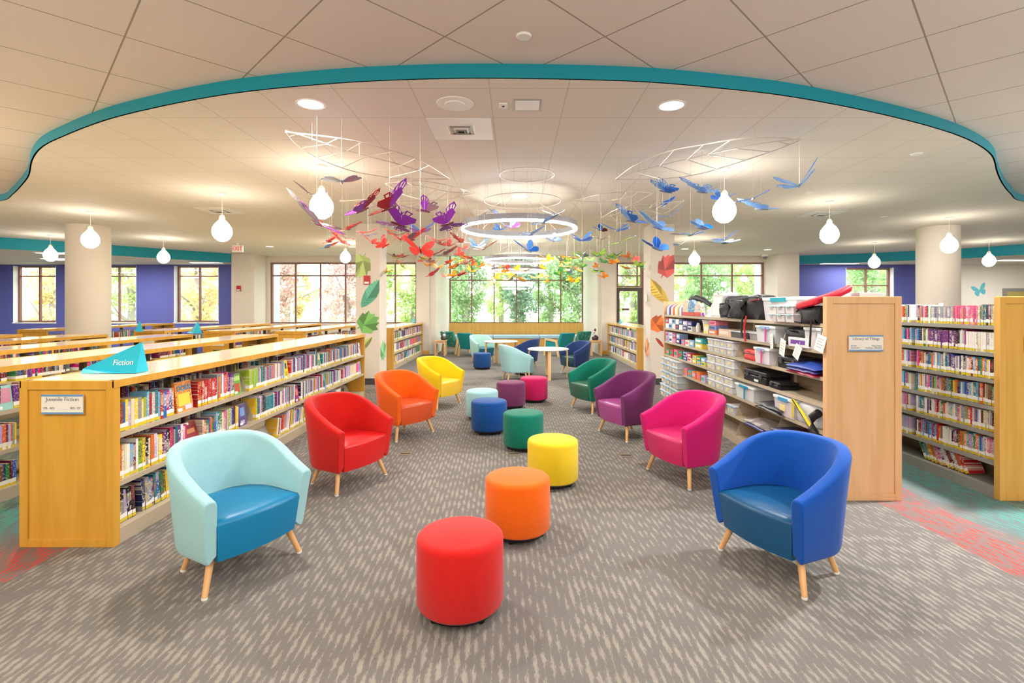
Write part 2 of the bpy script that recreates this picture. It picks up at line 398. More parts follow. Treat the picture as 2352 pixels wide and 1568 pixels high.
wall_with_holes('wall_back_left', -21, -9.05, 0, LO, YB, .3, [(a, b, 1.05, 2.97) for a, b in PZ], PURPLEW, 'purple wall with three narrow windows at the far left')
for i, (a, b) in enumerate(PZ):
    window(i+1, a+.01, b-.01, 1.06, 2.96, YB+.17, [(a+b)/2], [2.62], BRONZE, f'{["leftmost","middle","right-hand"][i]} narrow window of the left purple wall')
    struct(f'trim_{10+i}', MB().box(a-.02, b+.02, YB-.02, YB+.165, 1.02, 1.05).box(a, a+.012, YB+.0, YB+.165, 1.05, 2.96).box(b-.012, b, YB, YB+.165, 1.05, 2.96), WHITE)
wall_with_holes('wall_back_right', 9.05, 13.8, 0, LO, YB, .3, [(11.14, 12.75, 1.05, 2.9)], PURPLEW, 'purple wall with one small window at the far right')
window(4, 11.15, 12.74, 1.06, 2.89, YB+.17, [11.94], [2.3], BRONZE, 'small window in the right purple wall above the bookcase')
struct('trim_13', MB().box(11.14, 11.152, YB, YB+.165, 1.05, 2.9).box(12.738, 12.75, YB, YB+.165, 1.05, 2.9), WHITE)
struct('wall_far_right', MB().box(13.8, 21, YB, YB+.3, 0, LO), CREAM2, 'cream wall with a butterfly sticker at the far right')
# main window walls left and right of the bay
wall_with_holes('wall_window_left', -9.1, -2.7, 0, LO, YB, .3, [(-8.25, -3.3, 1.0, 3.08)], CREAM, 'cream wall holding the wide left window')
window(5, -8.24, -3.31, 1.01, 3.07, YB+.05, [-7.42,-6.58,-5.73,-4.89,-4.05], [2.63], BRONZE, 'wide six-pane window behind the left bookcases')
wall_with_holes('wall_window_right', 2.8, 9.1, 0, LO, YB, .3, [(3.42, 8.4, 0, 3.08)], CREAM, 'cream wall holding the right window and glass door')
window(6, 4.3, 8.39, .6, 3.07, YB+.05, [5.27, 6.3, 7.34], [2.63], BRONZE, 'wide window behind the shelves of loan kits')
struct('trim_14', MB().box(4.3, 8.4, YB, YB+.3, 0, .6), CREAM)
window(7, 3.43, 4.29, 2.24, 3.07, YB+.05, [4.13], [2.63], BRONZE, 'small window above the glass exit door')
dm = MB().box(3.43, 3.53, YB+.05, YB+.15, 0, 2.23).box(4.15, 4.29, YB+.05, YB+.15, 0, 2.23).box(3.53, 4.15, YB+.05, YB+.15, 2.11, 2.23).box(3.53, 4.15, YB+.05, YB+.15, 0, .22)
dr = struct('door_1', dm, BROWNF, 'brown framed glass exit door by the right pillar')
MB().box(3.53, 4.15, YB+.09, YB+.10, .22, 2.11).build('glass_pane', GLASS, dr)
MB().box(3.55, 4.15, YB+.0, YB+.04, 1.0, 1.06).build('push_bar', GREYM, dr)
MB().box(3.62, 3.86, YB+.075, YB+.088, 1.46, 1.53).build('notice', mat('brown_notice', (120, 70, 60)), dr)
# piers flanking the windows
def pier(name, x0, x1, y0, lab):
    struct(name, MB().box(x0, x1, y0, YB+.02, 0, LO), CREAM, lab)
pier('wall_pier_left', -9.1, -8.37, 16.2, 'cream wall pier between purple wall and wide window')
pier('wall_pier_right', 8.42, 9.12, 16.2, 'cream wall pier right of the wide window')
pier('wall_pier_bay_left', -3.28, -2.85, 16.75, 'cream wall pier left of the window seat')
struct('wall_step_left', MB().box(-2.86, -2.66, 16.84, YB+.02, 0, LO), CREAM); struct('wall_step_right', MB().box(2.76, 2.88, 16.84, YB+.02, 0, LO), CREAM)
pier('wall_pier_bay_right', 2.87, 3.34, 16.75, 'cream wall pier right of the window seat')
struct('wall_bay_left', MB().box(-2.75, -2.65, 16.9, 20.6, 0, 3.75), CREAM2)
struct('wall_bay_right', MB().box(2.75, 2.85, 16.9, 20.6, 0, 3.75), CREAM2)
struct('baseboard_bay_left', MB().box(-3.3, -2.84, 16.73, 16.75, 0, .13), GOLD); struct('baseboard_bay_right', MB().box(2.86, 3.36, 16.73, 16.75, 0, .13), GOLD)
YW = 20.4
struct('wall_bay_back', MB().box(-2.65, 2.75, YW, YW+.2, 0, .9), CREAM2)
window(8, -2.645, 2.745, .9, 3.74, YW, [-1.75,-.85,.05,.95,1.85], [2.65], BRONZE, 'large central window above the window seat')
struct('trim_15', MB().box(-2.65, 2.75, YW-.06, YW-.002, .42, .92), GOLD, 'wooden panel below the central window')
# outer shell, not in view
struct('wall_left', MB().box(-21.2, -21, -6.2, 17.3, 0, UP), CREAM); struct('wall_right', MB().box(21, 21.2, -6.2, 17.3, 0, UP), CREAM)
struct('wall_front', MB().box(-21, 21, -6.4, -6.2, 0, UP), CREAM)
struct('door_2', MB().box(16.4, 16.52, YB-.04, YB-.002, 0, 2.2).box(17.8, 17.92, YB-.04, YB-.002, 0, 2.2).box(16.52, 17.8, YB-.04, YB-.002, 2.1, 2.2), GREYM, 'grey door frame at the far right')
struct('door_3', MB().box(16.52, 17.8, YB-.02, YB-.001, 0, 2.1), mat('olive_door', (190, 172, 100), .6))

# square pillars and round columns
for nm, x0, lab in (('pillar_left', -3.25, 'square cream pillar with green leaf stickers'), ('pillar_right', 2.765, 'square cream pillar with red and yellow leaf stickers')):
    o = tag(MB().box(x0, x0+.485, 10.3, 10.86, .13, LO-.001).build('pillar', CREAM), lab, 'pillar', 'pillars and columns', 'structure')
    MB().box(x0-.012, x0+.497, 10.288, 10.872, 0, .13).build('baseboard', mat('dark_base', (70, 66, 72), .6), o)
for x, y, lab in ((-8.95, 10.6, 'round cream column at the left'), (9.0, 10.75, 'round cream column at the right')):
    tag(MB().lathe([(.375, 0), (.375, LO-.001)], 48, M=Matrix.Translation((x, y, 0))).build('column', CREAM, smooth=True), lab, 'column', 'pillars and columns', 'structure')

# ------------------------------------------------------------------ lamps and ceiling fittings
def pendant_proto():
    t = thing('pendant_lamp', '', 'lamp')
    MB().lathe([(0, 0), (.065, 0), (.065, -.022), (.02, -.03), (0, -.03)], 24).build('canopy', WHITE, t, True)
    g = [(.0, -.16), (.05, -.152), (.1, -.115), (.13, -.06), (.136, -.01), (.126, .045), (.098, .095), (.06, .14), (.035, .17), (.03, .18)]
    MB().lathe(g, 32).build('globe', LAMPW, t, True)
    MB().lathe([(.033, .175), (.04, .18), (.04, .2), (.03, .225), (.012, .24), (0, .24)], 20).build('cap', WHITE, t, True)
    MB().tube([(0,0,0),(0,0,1)], .004, 6).build('cord', WHITE, t)
    return t
PEND = [(-2.31, 6.03, 2.80, 'white teardrop pendant lamp among the purple butterflies'), (2.54, 6.13, 2.77, 'white teardrop pendant lamp among the clear blue butterflies'),
        (-4.35, 7.5, 2.72, 'white teardrop pendant lamp between left column and purple butterflies'), (5.03, 8.08, 2.76, 'white teardrop pendant lamp above the tall shelves, left of right column'),
        (-7.55, 8.98, 2.79, 'white teardrop pendant lamp in front of the left column'), (8.2, 9.54, 2.76, 'white teardrop pendant lamp in front of the right column'),
        (-11.0, 11.96, 2.82, 'white teardrop pendant lamp left of the left column, leftmost'), (12.2, 13.0, 2.78, 'white teardrop pendant lamp right of the right column, rightmost'),
        (-8.7, 12.5, 2.82, 'white teardrop pendant lamp right of left column, before purple wall'), (9.46, 13.3, 2.76, 'white teardrop pendant lamp before the right purple wall window'),
        (-4.5, 13.4, 2.90, 'small far pendant lamp before the wide left window'), (4.44, 12.5, 2.76, 'small far pendant lamp before the right window, beside red leaf')]
pp = None
for i, (x, y, z, lab) in enumerate(PEND):
    if pp is None: pp = pendant_proto(); o = pp
    else: o = dup(pp)
    o.location = (x, y, LO-.001); tag(o, lab, 'lamp', 'teardrop pendant lamps')
    for c in o.children:
        nmn = c.name.split('.')[0]
        if nmn in ('globe', 'cap'): c.location = (0, 0, z-LO)
        if nmn == 'cord': c.scale = (1, 1, LO-.03-z-.235); c.location = (0, 0, z+.235-LO)
for i, (x, y, z, lab) in enumerate(((.06, 7.6, 2.77, 'nearest large glowing ring lamp among blue butterflies'), (.08, 12.9, 2.77, 'middle glowing ring lamp above the round tables'), (.1, 16.4, 2.76, 'farthest glowing ring lamp by the central window'))):
    t = thing('ring_lamp', lab, 'lamp', (x, y, z), 0, 'ring lamps')
    r = .87
    circ = lambda rr, zz: [(rr*math.cos(2*PI*k/64), rr*math.sin(2*PI*k/64), zz) for k in range(64)]
    def hoop(prof):
        vs = []; fs = []; nn = len(prof)
        for k in range(64):
            a = 2*PI*k/64
            for rr, zz in prof: vs.append((rr*math.cos(a), rr*math.sin(a), zz))
        for k in range(64):
            for j in range(nn): fs.append((k*nn+j, k*nn+(j+1)%nn, ((k+1)%64)*nn+(j+1)%nn, ((k+1)%64)*nn+j))
        return MB().add(vs, fs)
    hoop([(r, .0), (r, .075), (r-.03, .075), (r-.03, .0)]).build('housing', mat('ring_housing', (150, 150, 154), .4, .5), t, True)
    hoop([(r, -.002), (r-.03, -.002), (r-.03, -.03), (r-.015, -.038), (r, -.03)]).build('light_tube', RINGW, t, True)
    wm = MB()
    for k in range(4):
        a = PI/4+k*PI/2; wm.tube([(r*.98*math.cos(a), r*.98*math.sin(a), .07), (.12*math.cos(a), .12*math.sin(a), LO-z-.02 if True else 0)], .003, 5)
    wm.build('wires', STEEL, t); MB().lathe([(.14, LO-z-.03), (.14, LO-z-.001)], 24).build('canopy', WHITE, t, True)

def downlight(x, y, z, lab, r=.1):
    t = thing('downlight', lab, 'ceiling light', (x, y, z), 0, 'recessed downlights')
    MB().lathe([(r, -.004), (r+.02, -.004), (r+.02, 0), (r, 0), (r, -.004)], 28, cap=False).build('trim_ring', WHITE, t, True)
    MB().lathe([(r, -.003), (r*.97, -.0028), (0, -.0026)], 28).build('diffuser', DOWNW, t)
DL = {0: 'recessed downlight in the near ceiling, left of the vent', 1: 'recessed downlight in the near ceiling, right of the square panel', 4: 'far recessed downlight above the wide left window, leftmost', 5: 'far recessed downlight above the wide left window, beside the pillar', 6: 'far recessed downlight right of the right pillar', 7: 'far recessed downlight near the right dome camera'}
for i, (x, y, p, c) in enumerate(DOWN):
    if i in DL: downlight(x, y, LO, DL[i])
x, y = plane_at(1045, 238, LO); t = thing('ceiling_speaker', 'large round white ceiling speaker beside the air vent', 'speaker', (x, y, LO))
MB().lathe([(.0, -.012), (.08, -.014), (.085, -.006), (.15, -.006), (.155, 0)], 40).build('grille', WHITE, t, True)
x, y = plane_at(1060, 297, LO)
def vent(px, py, s, lab):
    t = thing('air_vent', lab, 'vent', (px, py, LO), 0, 'ceiling air vents')
    MB().box(-.29, .29, -.29, .29, -.004, 0).build('panel', WHITE, t)
    for k, (a, d) in enumerate(((s, .006), (s*.78, .012), (s*.56, .018), (s*.34, .024))):
        m = MB(); b = a-.016
        m.add([(-a,-a,-.004),(a,-a,-.004),(a,a,-.004),(-a,a,-.004),(-b,-b,-.004-d),(b,-b,-.004-d),(b,b,-.004-d),(-b,b,-.004-d)], [(0,1,5,4),(1,2,6,5),(2,3,7,6),(3,0,4,7)])
        m.build('louvre', GREYM if k % 2 else WHITE, t)
    MB().box(-s*.3, s*.3, -s*.3, s*.3, -.007, -.005).build('opening', DARK, t)
vent(x, y, .13, 'square metal air vent in near ceiling beside the speaker')
for (u, v), lab in zip(((505,484),(1885,492),(1125,489)), ('air vent above the left column side', 'air vent above the right tall shelves', 'air vent just above the nearest ring lamp')):
    vent(*plane_at(u, v, LO), .16, 'far square '+lab)
x, y = plane_at(1211, 241, LO); t = thing('ceiling_panel', 'small square white panel light in near ceiling', 'ceiling light', (x, y, LO))
MB().box(-.115, .115, -.115, .115, -.004, 0).build('frame', GREYM, t); MB().box(-.1, .1, -.1, .1, -.006, -.004).build('lens', WHITE, t)
x, y = plane_at(1156, 241, LO); t = thing('motion_sensor', 'tiny white square sensor beside the panel light', 'sensor', (x, y, LO))
MB().box(-.035, .035, -.05, .05, -.012, 0).build('plate', WHITE, t, bevel=.004); MB().lathe([(0,-.018),(.01,-.017),(.012,-.012)], 12).build('eye', BLACK, t)
x, y = plane_at(1203, 82, UP); t = thing('smoke_detector', 'flat round white disc overhead in the diagonal ceiling', 'smoke detector', (x, y, UP))
MB().lathe([(0,-.012),(.045,-.012),(.05,-.004),(.052,0)], 32).build('cover', WHITE, t, True)
for (u, v), lab in zip(((520,430),(1860,441),(1605,288 if 0 else 345),(2105,353),(2030,497)), ('left ceiling above the hanging lamps','right ceiling beyond the clear butterflies','right ceiling above the wire leaf','far right ceiling near the teal curve','right ceiling before the right column')):
    x, y = plane_at(u, v, LO); t = thing('ceiling_disc', 'small white disc on the '+lab, 'sprinkler', (x, y, LO), 0, 'small ceiling discs')
    MB().lathe([(0,-.012),(.05,-.012),(.06,0)], 20).build('cover', WHITE, t, True)
def troffer(x, y, sx, sy, lab):
    t = thing('troffer', lab, 'ceiling light', (x, y, SO), 0, 'soffit strip lights')
    MB().box(-sx, sx, -sy, sy, -.012, 0).build('frame', WHITE, t); MB().box(-sx+.03, sx-.03, -sy+.03, sy-.03, -.016, -.012).build('diffuser', TROFW, t)
troffer(-13.3, 15.0, .6, .28, 'bright strip light under the left low ceiling, left of column'); troffer(-12.0, 13.3, .5, .2, 'bright strip light under the left low ceiling at picture edge')
troffer(-9.9, 16.2, .5, .14, 'bright strip light under the left low ceiling by right-hand window')
troffer(10.6, 16.5, .6, .14, 'bright strip light under the right low ceiling over purple wall'); troffer(15.2, 15.3, .6, .2, 'bright strip light at the far right picture edge')

# exit signs, alarms, camera dome
def exit_sign(x, y, z, lab, s=1.0, bm=None):
    t = thing('exit_sign', lab, 'sign', (x, y, z), 0, 'exit signs')
    MB().box(-.16, .16, 0, .05, -.1, .1).build('box', bm or WHITE, t, bevel=.006)
    MB().box(-.02, .02, .015, .035, .1, (LO-.001-z)/s).build('bracket', WHITE, t); t.scale = (s, s, s)
    text('EXIT', .17, EXITRED, t, (0, -.002, 0), sx=.85)
p = at(545, 571, 13.4); exit_sign(p.x, 13.4, p.z, 'red lettered EXIT sign hanging before the left wall pier', .9)
p = at(1461, 595, 16.5); exit_sign(p.x, 16.5, p.z, 'reddish EXIT sign above the glass door', .85, mat('exit_panel', (240, 150, 140), .5, emit=(240, 90, 90), estr=.5))
def alarm(u, v, Y, w_, h_, lab):
    p = at(u, v, Y); t = thing('fire_alarm', lab, 'fire alarm', tuple(p), 0, 'fire alarms')
    MB().box(-w_/2, w_/2, -.04, 0, -h_/2, h_/2).build('box', RED, t, bevel=.005); MB().box(-w_*.35, w_*.35, -.05, -.04, -h_*.42, -h_*.2).build('strobe', WHITE, t)
alarm(843.5, 643, 10.3, .13, .18, 'red fire alarm box on the left pillar beside leaf stickers'); alarm(549, 662, 16.2, .13, .17, 'red fire alarm box on the left wall pier below EXIT')
p = at(1757, 590, 16.4); t = thing('dome_camera', 'white dome security camera under the ceiling at right', 'camera', (p.x, 16.4, LO))
MB().lathe([(.1, 0), (.1, -.06), (.085, -.07)], 24).build('housing', WHITE, t, True); MB().lathe([(.08, -.07), (.075, -.11), (.045, -.145), (0, -.155)], 24).build('dome', mat('smoke_dome', (120,120,120), .15), t, True)
for (u, v), lab in zip(((932,1042),(1438,1046),(1180,1043)), ('left of the middle stools','by the pink armchair','by the green stool')):
    x, y = plane_at(u, v, 0); t = thing('floor_outlet', 'small brass floor outlet in the carpet '+lab, 'outlet', (x, y, 0), 0, 'floor outlets')
    MB().box(-.055, .055, -.06, .06, 0, .004).build('cover', mat('brass_cover', (128, 116, 94), .4), t); MB().box(-.05, .05, -.012, .012, .004, .007).build('flap', DARK, t)

# ------------------------------------------------------------------ armchairs
def horseshoe(w0, w1, yf, y0, yb, n=15):
    """plan outline from the right arm front round the back to the left arm front"""
    pts = [(w0, yf), (w0+(w1-w0)*.6, yf+(y0-yf)*.5)]
    for k in range(n):
        a = PI*k/(n-1); c, s = math.cos(a), math.sin(a)
        e = 2/2.08
        pts.append((w1*math.copysign(abs(c)**e, c), y0+(yb-y0)*abs(s)**e))
    return pts+[(-(w0+(w1-w0)*.6), yf+(y0-yf)*.5), (-w0, yf)]
def armchair_proto():
    t = thing('armchair', '', 'armchair')
    N = 21
    ob = horseshoe(.312, .312, -.24, -.02, .265, N); ot = horseshoe(.344, .356, -.285, -.03, .345, N)
    ib = horseshoe(.245, .245, -.24, -.02, .17, N); it = horseshoe(.268, .276, -.285, -.03, .26, N)
    yf, yb = -.285, .345
    def hz(y): return .548+.228*math.sin(min(1, max(0, (y-yf)/(yb-yf)))*PI/2)**1.3
    m = MB(); vs = []; L = len(ob); prof = 12
    for i in range(L):
        h = hz(ot[i][1]); b0 = .185
        def P(a, b, f, z): return (a[i][0]+(b[i][0]-a[i][0])*f, a[i][1]+(b[i][1]-a[i][1])*f, z)
        vs += [P(ob, ib, .35, b0), P(ob, ib, .1, b0+.006), P(ob, ot, .06, b0+.035), P(ob, ot, .35, b0+(h-b0)*.35), P(ob, ot, .68, b0+(h-b0)*.68), P(ob, ot, .97, h-.03),
               P(ot, it, .12, h-.008), P(ot, it, .5, h), P(ot, it, .88, h-.008), P(it, ib, .05, h-.035), P(it, ib, .5, b0+(h-b0)*.5), P(it, ib, .95, b0+.04)]
    fs = []
    for i in range(L-1):
        for k in range(prof): fs.append((i*prof+k, i*prof+(k+1)%prof, (i+1)*prof+(k+1)%prof, (i+1)*prof+k))
    fs += [tuple(range(prof)), tuple((L-1)*prof+k for k in range(prof-1, -1, -1))]
    m.add(vs, fs); m.build('shell', WHITE, t, True, ang=50, bevel=.008)
    # seat block with rounded front
    pl = [(-.262, -.268)]+[(x, -.268-.034*(1-(x/.262)**2)) for x in [-.21,-.12,-.04,.04,.12,.21]]+[(.262, -.268)]
    back = [(.266, -.05), (.262, .07), (.22, .17), (.12, .225), (-.12, .225), (-.22, .17), (-.262, .07), (-.266, -.05)]
    out = pl+back; s = MB()
    lowp = [(x*.925, y if y > -.1 else y+.025) for x, y in out]
    mid = [(x*.8, y*.8+.0) for x, y in out]; nn = len(out)
    vs = [(x, y, .187) for x, y in lowp]+[(x, y, .39) for x, y in out]+[(x*.975, y*.975, .412) for x, y in out]+[(x, y, .424) for x, y in mid]+[(x*.5, y*.5, .43) for x, y in mid]
    fs = [tuple(range(nn-1, -1, -1)), tuple(4*nn+k for k in range(nn))]
    for r_ in range(4): fs += [(r_*nn+k, r_*nn+(k+1)%nn, (r_+1)*nn+(k+1)%nn, (r_+1)*nn+k) for k in range(nn)]
    s.add(vs, fs).build('seat', WHITE, t, True, ang=62)
    for a, b in (((.235, -.165, .2), (.30, -.215, .012)), ((-.235, -.165, .2), (-.30, -.215, .012)), ((.15, .14, .2), (.19, .2, .012)), ((-.15, .14, .2), (-.19, .2, .012))):
        l = MB().tube([a, b], .021, 14, r2=.0155).build('leg', LEGW, t, True)
        MB().lathe([(.015, 0), (.0165, .004), (.0165, .014)], 14, M=Matrix.Translation((b[0], b[1], 0))).build('foot_glide', WHITE, l, True)
    return t
ARM = armchair_proto(); FIRST = [True]
def armchair(c, back, fab, lea, lab, group='round armchairs'):
    rz = math.atan2(back[1], back[0])-PI/2
    o = ARM if FIRST[0] else dup(ARM)
    FIRST[0] = False
    o.location = (c[0], c[1], 0); o.rotation_euler = (0, 0, rz); tag(o, lab, 'armchair', group)
    for ch in o.children:
        k = ch.name.split('.')[0]
        if k in ('shell', 'seat'):
            ch.material_slots[0].link = 'OBJECT'; ch.material_slots[0].material = fab if k == 'shell' else lea
    return o
def chair_AB(A, B, side, fab, lea, lab):
    A, B = Vector(A), Vector(B); d = (B-A).normalized(); nrm = Vector((d.y, -d.x)) if side > 0 else Vector((-d.y, d.x))
    return armchair((A+B)/2+nrm*.213, nrm, fab, lea, lab)
AQUA = fabric('aqua_fabric', (160, 208, 212)); FRED = fabric('red_fabric', (206, 20, 14)); FORA = fabric('orange_fabric', (240, 96, 2)); FYEL = fabric('yellow_fabric', (236, 194, 4))
FBLU = fabric('blue_fabric', (0, 78, 172)); FPIN = fabric('magenta_fabric', (202, 12, 108)); FPUR = fabric('purple_fabric', (106, 40, 92)); FGRN = fabric('green_fabric', (0, 112, 92)); FNAV = fabric('navy_fabric', (36, 58, 108)); FMINT = fabric('mint_fabric', (168, 212, 200))
LBLU = leather('teal_blue_leather', (0, 118, 164)); LRED = leather('red_leather', (204, 20, 24)); LORA = leather('rust_leather', (200, 78, 34)); LYEL = leather('yellow_leather', (232, 190, 54))
LNAV = leather('deep_blue_leather', (6, 76, 120)); LPIN = leather('raspberry_leather', (190, 34, 96)); LPUR = leather('mauve_leather', (152, 66, 128)); LGRN = leather('bottle_green_leather', (40, 92, 72)); LDGR = leather('dark_teal_leather', (34, 70, 80)); LTEA = leather('petrol_leather', (20, 92, 112))
chair_AB((-1.69, 2.76), (-1.407, 3.27), -1, AQUA, LBLU, 'light aqua armchair with teal-blue seat, nearest on the left')
chair_AB((-1.505, 4.26), (-1.233, 4.793), -1, FRED, LRED, 'bright red armchair with red seat on angled wooden legs')
chair_AB((-1.399, 5.949), (-1.05, 6.43), -1, FORA, LORA, 'orange armchair with rust seat behind the red one')
chair_AB((-1.20, 7.78), (-.906, 8.30), -1, FYEL, LYEL, 'yellow armchair farthest in the left row')
chair_AB((1.584, 2.76), (1.351, 3.314), 1, FBLU, LNAV, 'royal blue armchair with dark seat, nearest on the right')
chair_AB((1.524, 4.389), (1.303, 4.966), 1, FPIN, LPIN, 'magenta armchair with raspberry seat beside the kit shelves')
chair_AB((1.312, 5.942), (1.091, 6.484), 1, FPUR, LPUR, 'purple armchair with mauve seat in the right row')
chair_AB((1.151, 7.463), (.904, 8.037), 1, FGRN, LGRN, 'green armchair with dark green seat, farthest in right row')
armchair((-.97, 14.55), (-.62, .78), FMINT, LTEA, 'pale mint armchair beside the farther round table')
armchair((-.02, 11.0), (-.95, -.3), AQUA, LTEA, 'pale aqua armchair seen from behind before the white table')
armchair((.30, 13.0), (.93, -.36), FNAV, LDGR, 'navy armchair seen from behind between the two tables')
armchair((1.46, 12.0), (.88, .47), FNAV, LDGR, 'navy armchair facing left at the nearer round table')

# ------------------------------------------------------------------ stools
def stool_proto():
    t = thing('stool', '', 'stool')
    r = .228
    MB().lathe([(0, .047), (r-.03, .047), (r-.008, .052), (r, .066), (r, .375), (r-.004, .391), (r-.016, .403), (r-.036, .409), (0, .413)], 56).build('cushion', WHITE, t, True, ang=80)
    MB().lathe([(r-.03, .03), (r-.03, .047)], 40).build('base', BLACK, t, True)
    for k in range(4):
        a = PI/4+k*PI/2; m = MB(); cx_, cy_ = .17*math.cos(a), .17*math.sin(a)
        m.lathe([(0, -.011), (.016, -.011), (.0185, -.006), (.0185, .006), (.016, .011), (0, .011)], 16, M=Matrix.Translation((cx_, cy_, .0186)) @ Matrix.Rotation(a+.6, 4, 'Z') @ Matrix.Rotation(PI/2, 4, 'X'))
        m.box(cx_-.012, cx_+.012, cy_-.012, cy_+.012, .022, .032)
        m.build('caster', BLACK, t, True)
    return t
ST = stool_proto(); FIRST2 = [True]
def stool(x, y, fab, lab):
    o = ST if FIRST2[0] else dup(ST, rz=R.uniform(0, 1.5))
    FIRST2[0] = False; o.location = (x, y, 0); tag(o, lab, 'stool', 'round drum stools')
    for ch in o.children:
        if ch.name.startswith('cushion'): ch.material_slots[0].link = 'OBJECT'; ch.material_slots[0].material = fab
S = lambda n_, c: fabric(n_, c)
stool(-.29, 2.67, S('stool_red', (208, 26, 22)), 'red drum stool on casters, nearest to the viewer')
stool(.018, 3.56, S('stool_orange', (242, 104, 6)), 'orange drum stool just behind the red one')
stool(.34, 4.56, S('stool_yellow', (234, 200, 34)), 'yellow drum stool behind the orange one')
stool(.093, 5.7, S('stool_green', (0, 116, 94)), 'emerald green drum stool behind the yellow one')
stool(-.33, 6.42, S('stool_blue', (12, 76, 150)), 'royal blue drum stool in front of the pale aqua one')
stool(-.47, 7.2, AQUA, 'pale aqua drum stool behind the blue one')
stool(-.065, 8.0, S('stool_purple', (112, 48, 90)), 'plum purple drum stool before the magenta one')
stool(.32, 8.5, S('stool_magenta', (196, 22, 90)), 'magenta drum stool, last of the winding row')
stool(-.84, 12.9, S('stool_navy', (24, 72, 132)), 'dark blue drum stool beside the mint armchair')
stool(.21, 11.85, AQUA, 'pale aqua drum stool half hidden behind the aqua armchair')

# ------------------------------------------------------------------ round tables
def table(x, y, lab, rz):
    t = thing('round_table', lab, 'table', (x, y, 0), rz, 'round white tables')
    MB().lathe([(0, .632), (.45, .632), (.46, .636), (.46, .654), (.452, .658), (0, .658)], 56).build('tabletop', mat('white_laminate', (244, 238, 224), .35), t, True, ang=50)
    for k in range(4):
        a = k*PI/2; M = Matrix.Rotation(a, 4, 'Z')
        pr = [(.25, .612), (.38, .612), (.405, .6), (.412, .575), (.412, 0), (.444, 0), (.444, .59), (.432, .618), (.40, .632), (.25, .632)]
        m = MB(); nn = len(pr); m.add([(px, -.033, pz) for px, pz in pr]+[(px, .033, pz) for px, pz in pr], [tuple(range(nn)), tuple(range(2*nn-1, nn-1, -1))]+[(i, (i+1) % nn, nn+(i+1) % nn, nn+i) for i in range(nn)], M=M)
        m.build('leg', BIRCH, t)
    return t
table(.74, 11.3, 'nearer round white table with bent birch legs', -PI/2); table(-.385, 13.75, 'farther round white table with bent birch legs', -PI/2+.35)

# ------------------------------------------------------------------ lounge chairs, bench, side tables
def lounge(c, face, upm, lab, nm='teal'):
    rz = math.atan2(face[1], face[0])+PI/2            # local front is -Y
    t = thing('lounge_chair', lab, 'chair', (c[0], c[1], 0), rz, 'wooden lounge chairs by the window seat')
    m = MB(); m.add([(-.28,.20,.33),(.28,.20,.33),(.28,.40,.76),(-.28,.40,.76),(-.28,.32,.22),(.28,.32,.22),(.28,.50,.74),(-.28,.50,.74)], [(0,1,2,3),(5,4,7,6),(3,2,6,7),(0,4,5,1),(0,3,7,4),(1,5,6,2)])
    m.build('backrest', upm, t, True, bevel=.02, segs=3)
    MB().box(-.27, .27, -.32, .24, .27, .41).build('seat', upm, t, True, bevel=.03, segs=3)
    for sx in (-1, 1):
        x0, x1 = (.285, .335) if sx > 0 else (-.335, -.285)
        m = MB()
        pr = [(-.36, 0), (-.30, .56), (.28, .52), (.40, 0), (.335, 0), (.225, .465), (-.25, .5), (-.30, 0)]
        nn = len(pr); m.add([(x0, a, b) for a, b in pr]+[(x1, a, b) for a, b in pr], [(i, (i+1) % nn, nn+(i+1) % nn, nn+i) for i in range(nn)]+[(0,1,6,7),(1,2,5,6),(2,3,4,5),(nn,nn+7,nn+6,nn+1),(nn+1,nn+6,nn+5,nn+2),(nn+2,nn+5,nn+4,nn+3)])
        m.build('arm_frame', BIRCH, t)
        MB().box(sx*.31-.012, sx*.31+.012, -.26, .25, .25, .5).build('side_panel', upm, t, bevel=.006)
    MB().box(-.29, .29, -.3, -.26, .22, .27).box(-.29, .29, .2, .24, .22, .27).build('rail', BIRCH, t)
def patterned():
    m = mat('leafy_fabric', (40, 110, 100), .8, .2); t = NT(m); co = t.coord(); n1 = t.noise(co, 26, 2, .7)
    t.base(t.ramp(n1, [(0, (20, 96, 110)), (.44, (24, 112, 108)), (.5, (60, 130, 70)), (.58, (30, 120, 130)), (.64, (150, 190, 170))])); return m
PAT = patterned(); TEALC = fabric('teal_fabric', (0, 132, 134))
lounge((1.41, 16.35), (-.58, .81), TEALC, 'teal lounge chair with wooden arms, right of the window seat')
lounge((2.08, 17.3), (-.58, .81), PAT, 'leaf-patterned lounge chair in the right corner of the bay')
lounge((-1.35, 16.35), (.58, .81), TEALC, 'teal lounge chair partly hidden behind the mint armchair')
lounge((-2.02, 17.25), (.58, .81), PAT, 'leaf-patterned lounge chair in the left corner of the bay')
t = thing('window_bench', 'long window seat with pale blue cushion under the central window', 'bench', (.05, 19.85, 0))
MB().box(-2.69, 2.69, -.28, .48, 0, .34).build('base', GOLD, t); 
for k in range(3): MB().box(-2.69+k*1.794, -2.69+(k+1)*1.794-.006, -.33, .45, .342, .47).build('cushion', mat('pale_blue_vinyl', (168, 206, 222), .45), t, True, bevel=.03, segs=3)
def side_table(x, y, lab):
    t = thing('side_table', lab, 'table', (x, y, 0), 0, 'small side tables'); MB().box(-.19, .19, -.2, .2, .46, .5).build('top', BIRCH, t, bevel=.004)
    for sx in (-1, 1):
        for sy in (-1, 1): MB().box(sx*.15-.025, sx*.15+.025, sy*.16-.025, sy*.16+.025, 0, .46).build('leg', BIRCH, t)
    MB().box(-.13, .13, -.17, -.15, .4, .46).build('apron', BIRCH, t)
side_table(-2.42, 16.45, 'small birch side table at the left of the bay'); side_table(2.62, 16.4, 'small birch side table at the right of the bay')
DST = mat('dark_stone', (66, 48, 48), .3); PST = mat('pale_stone', (206, 206, 214), .35)
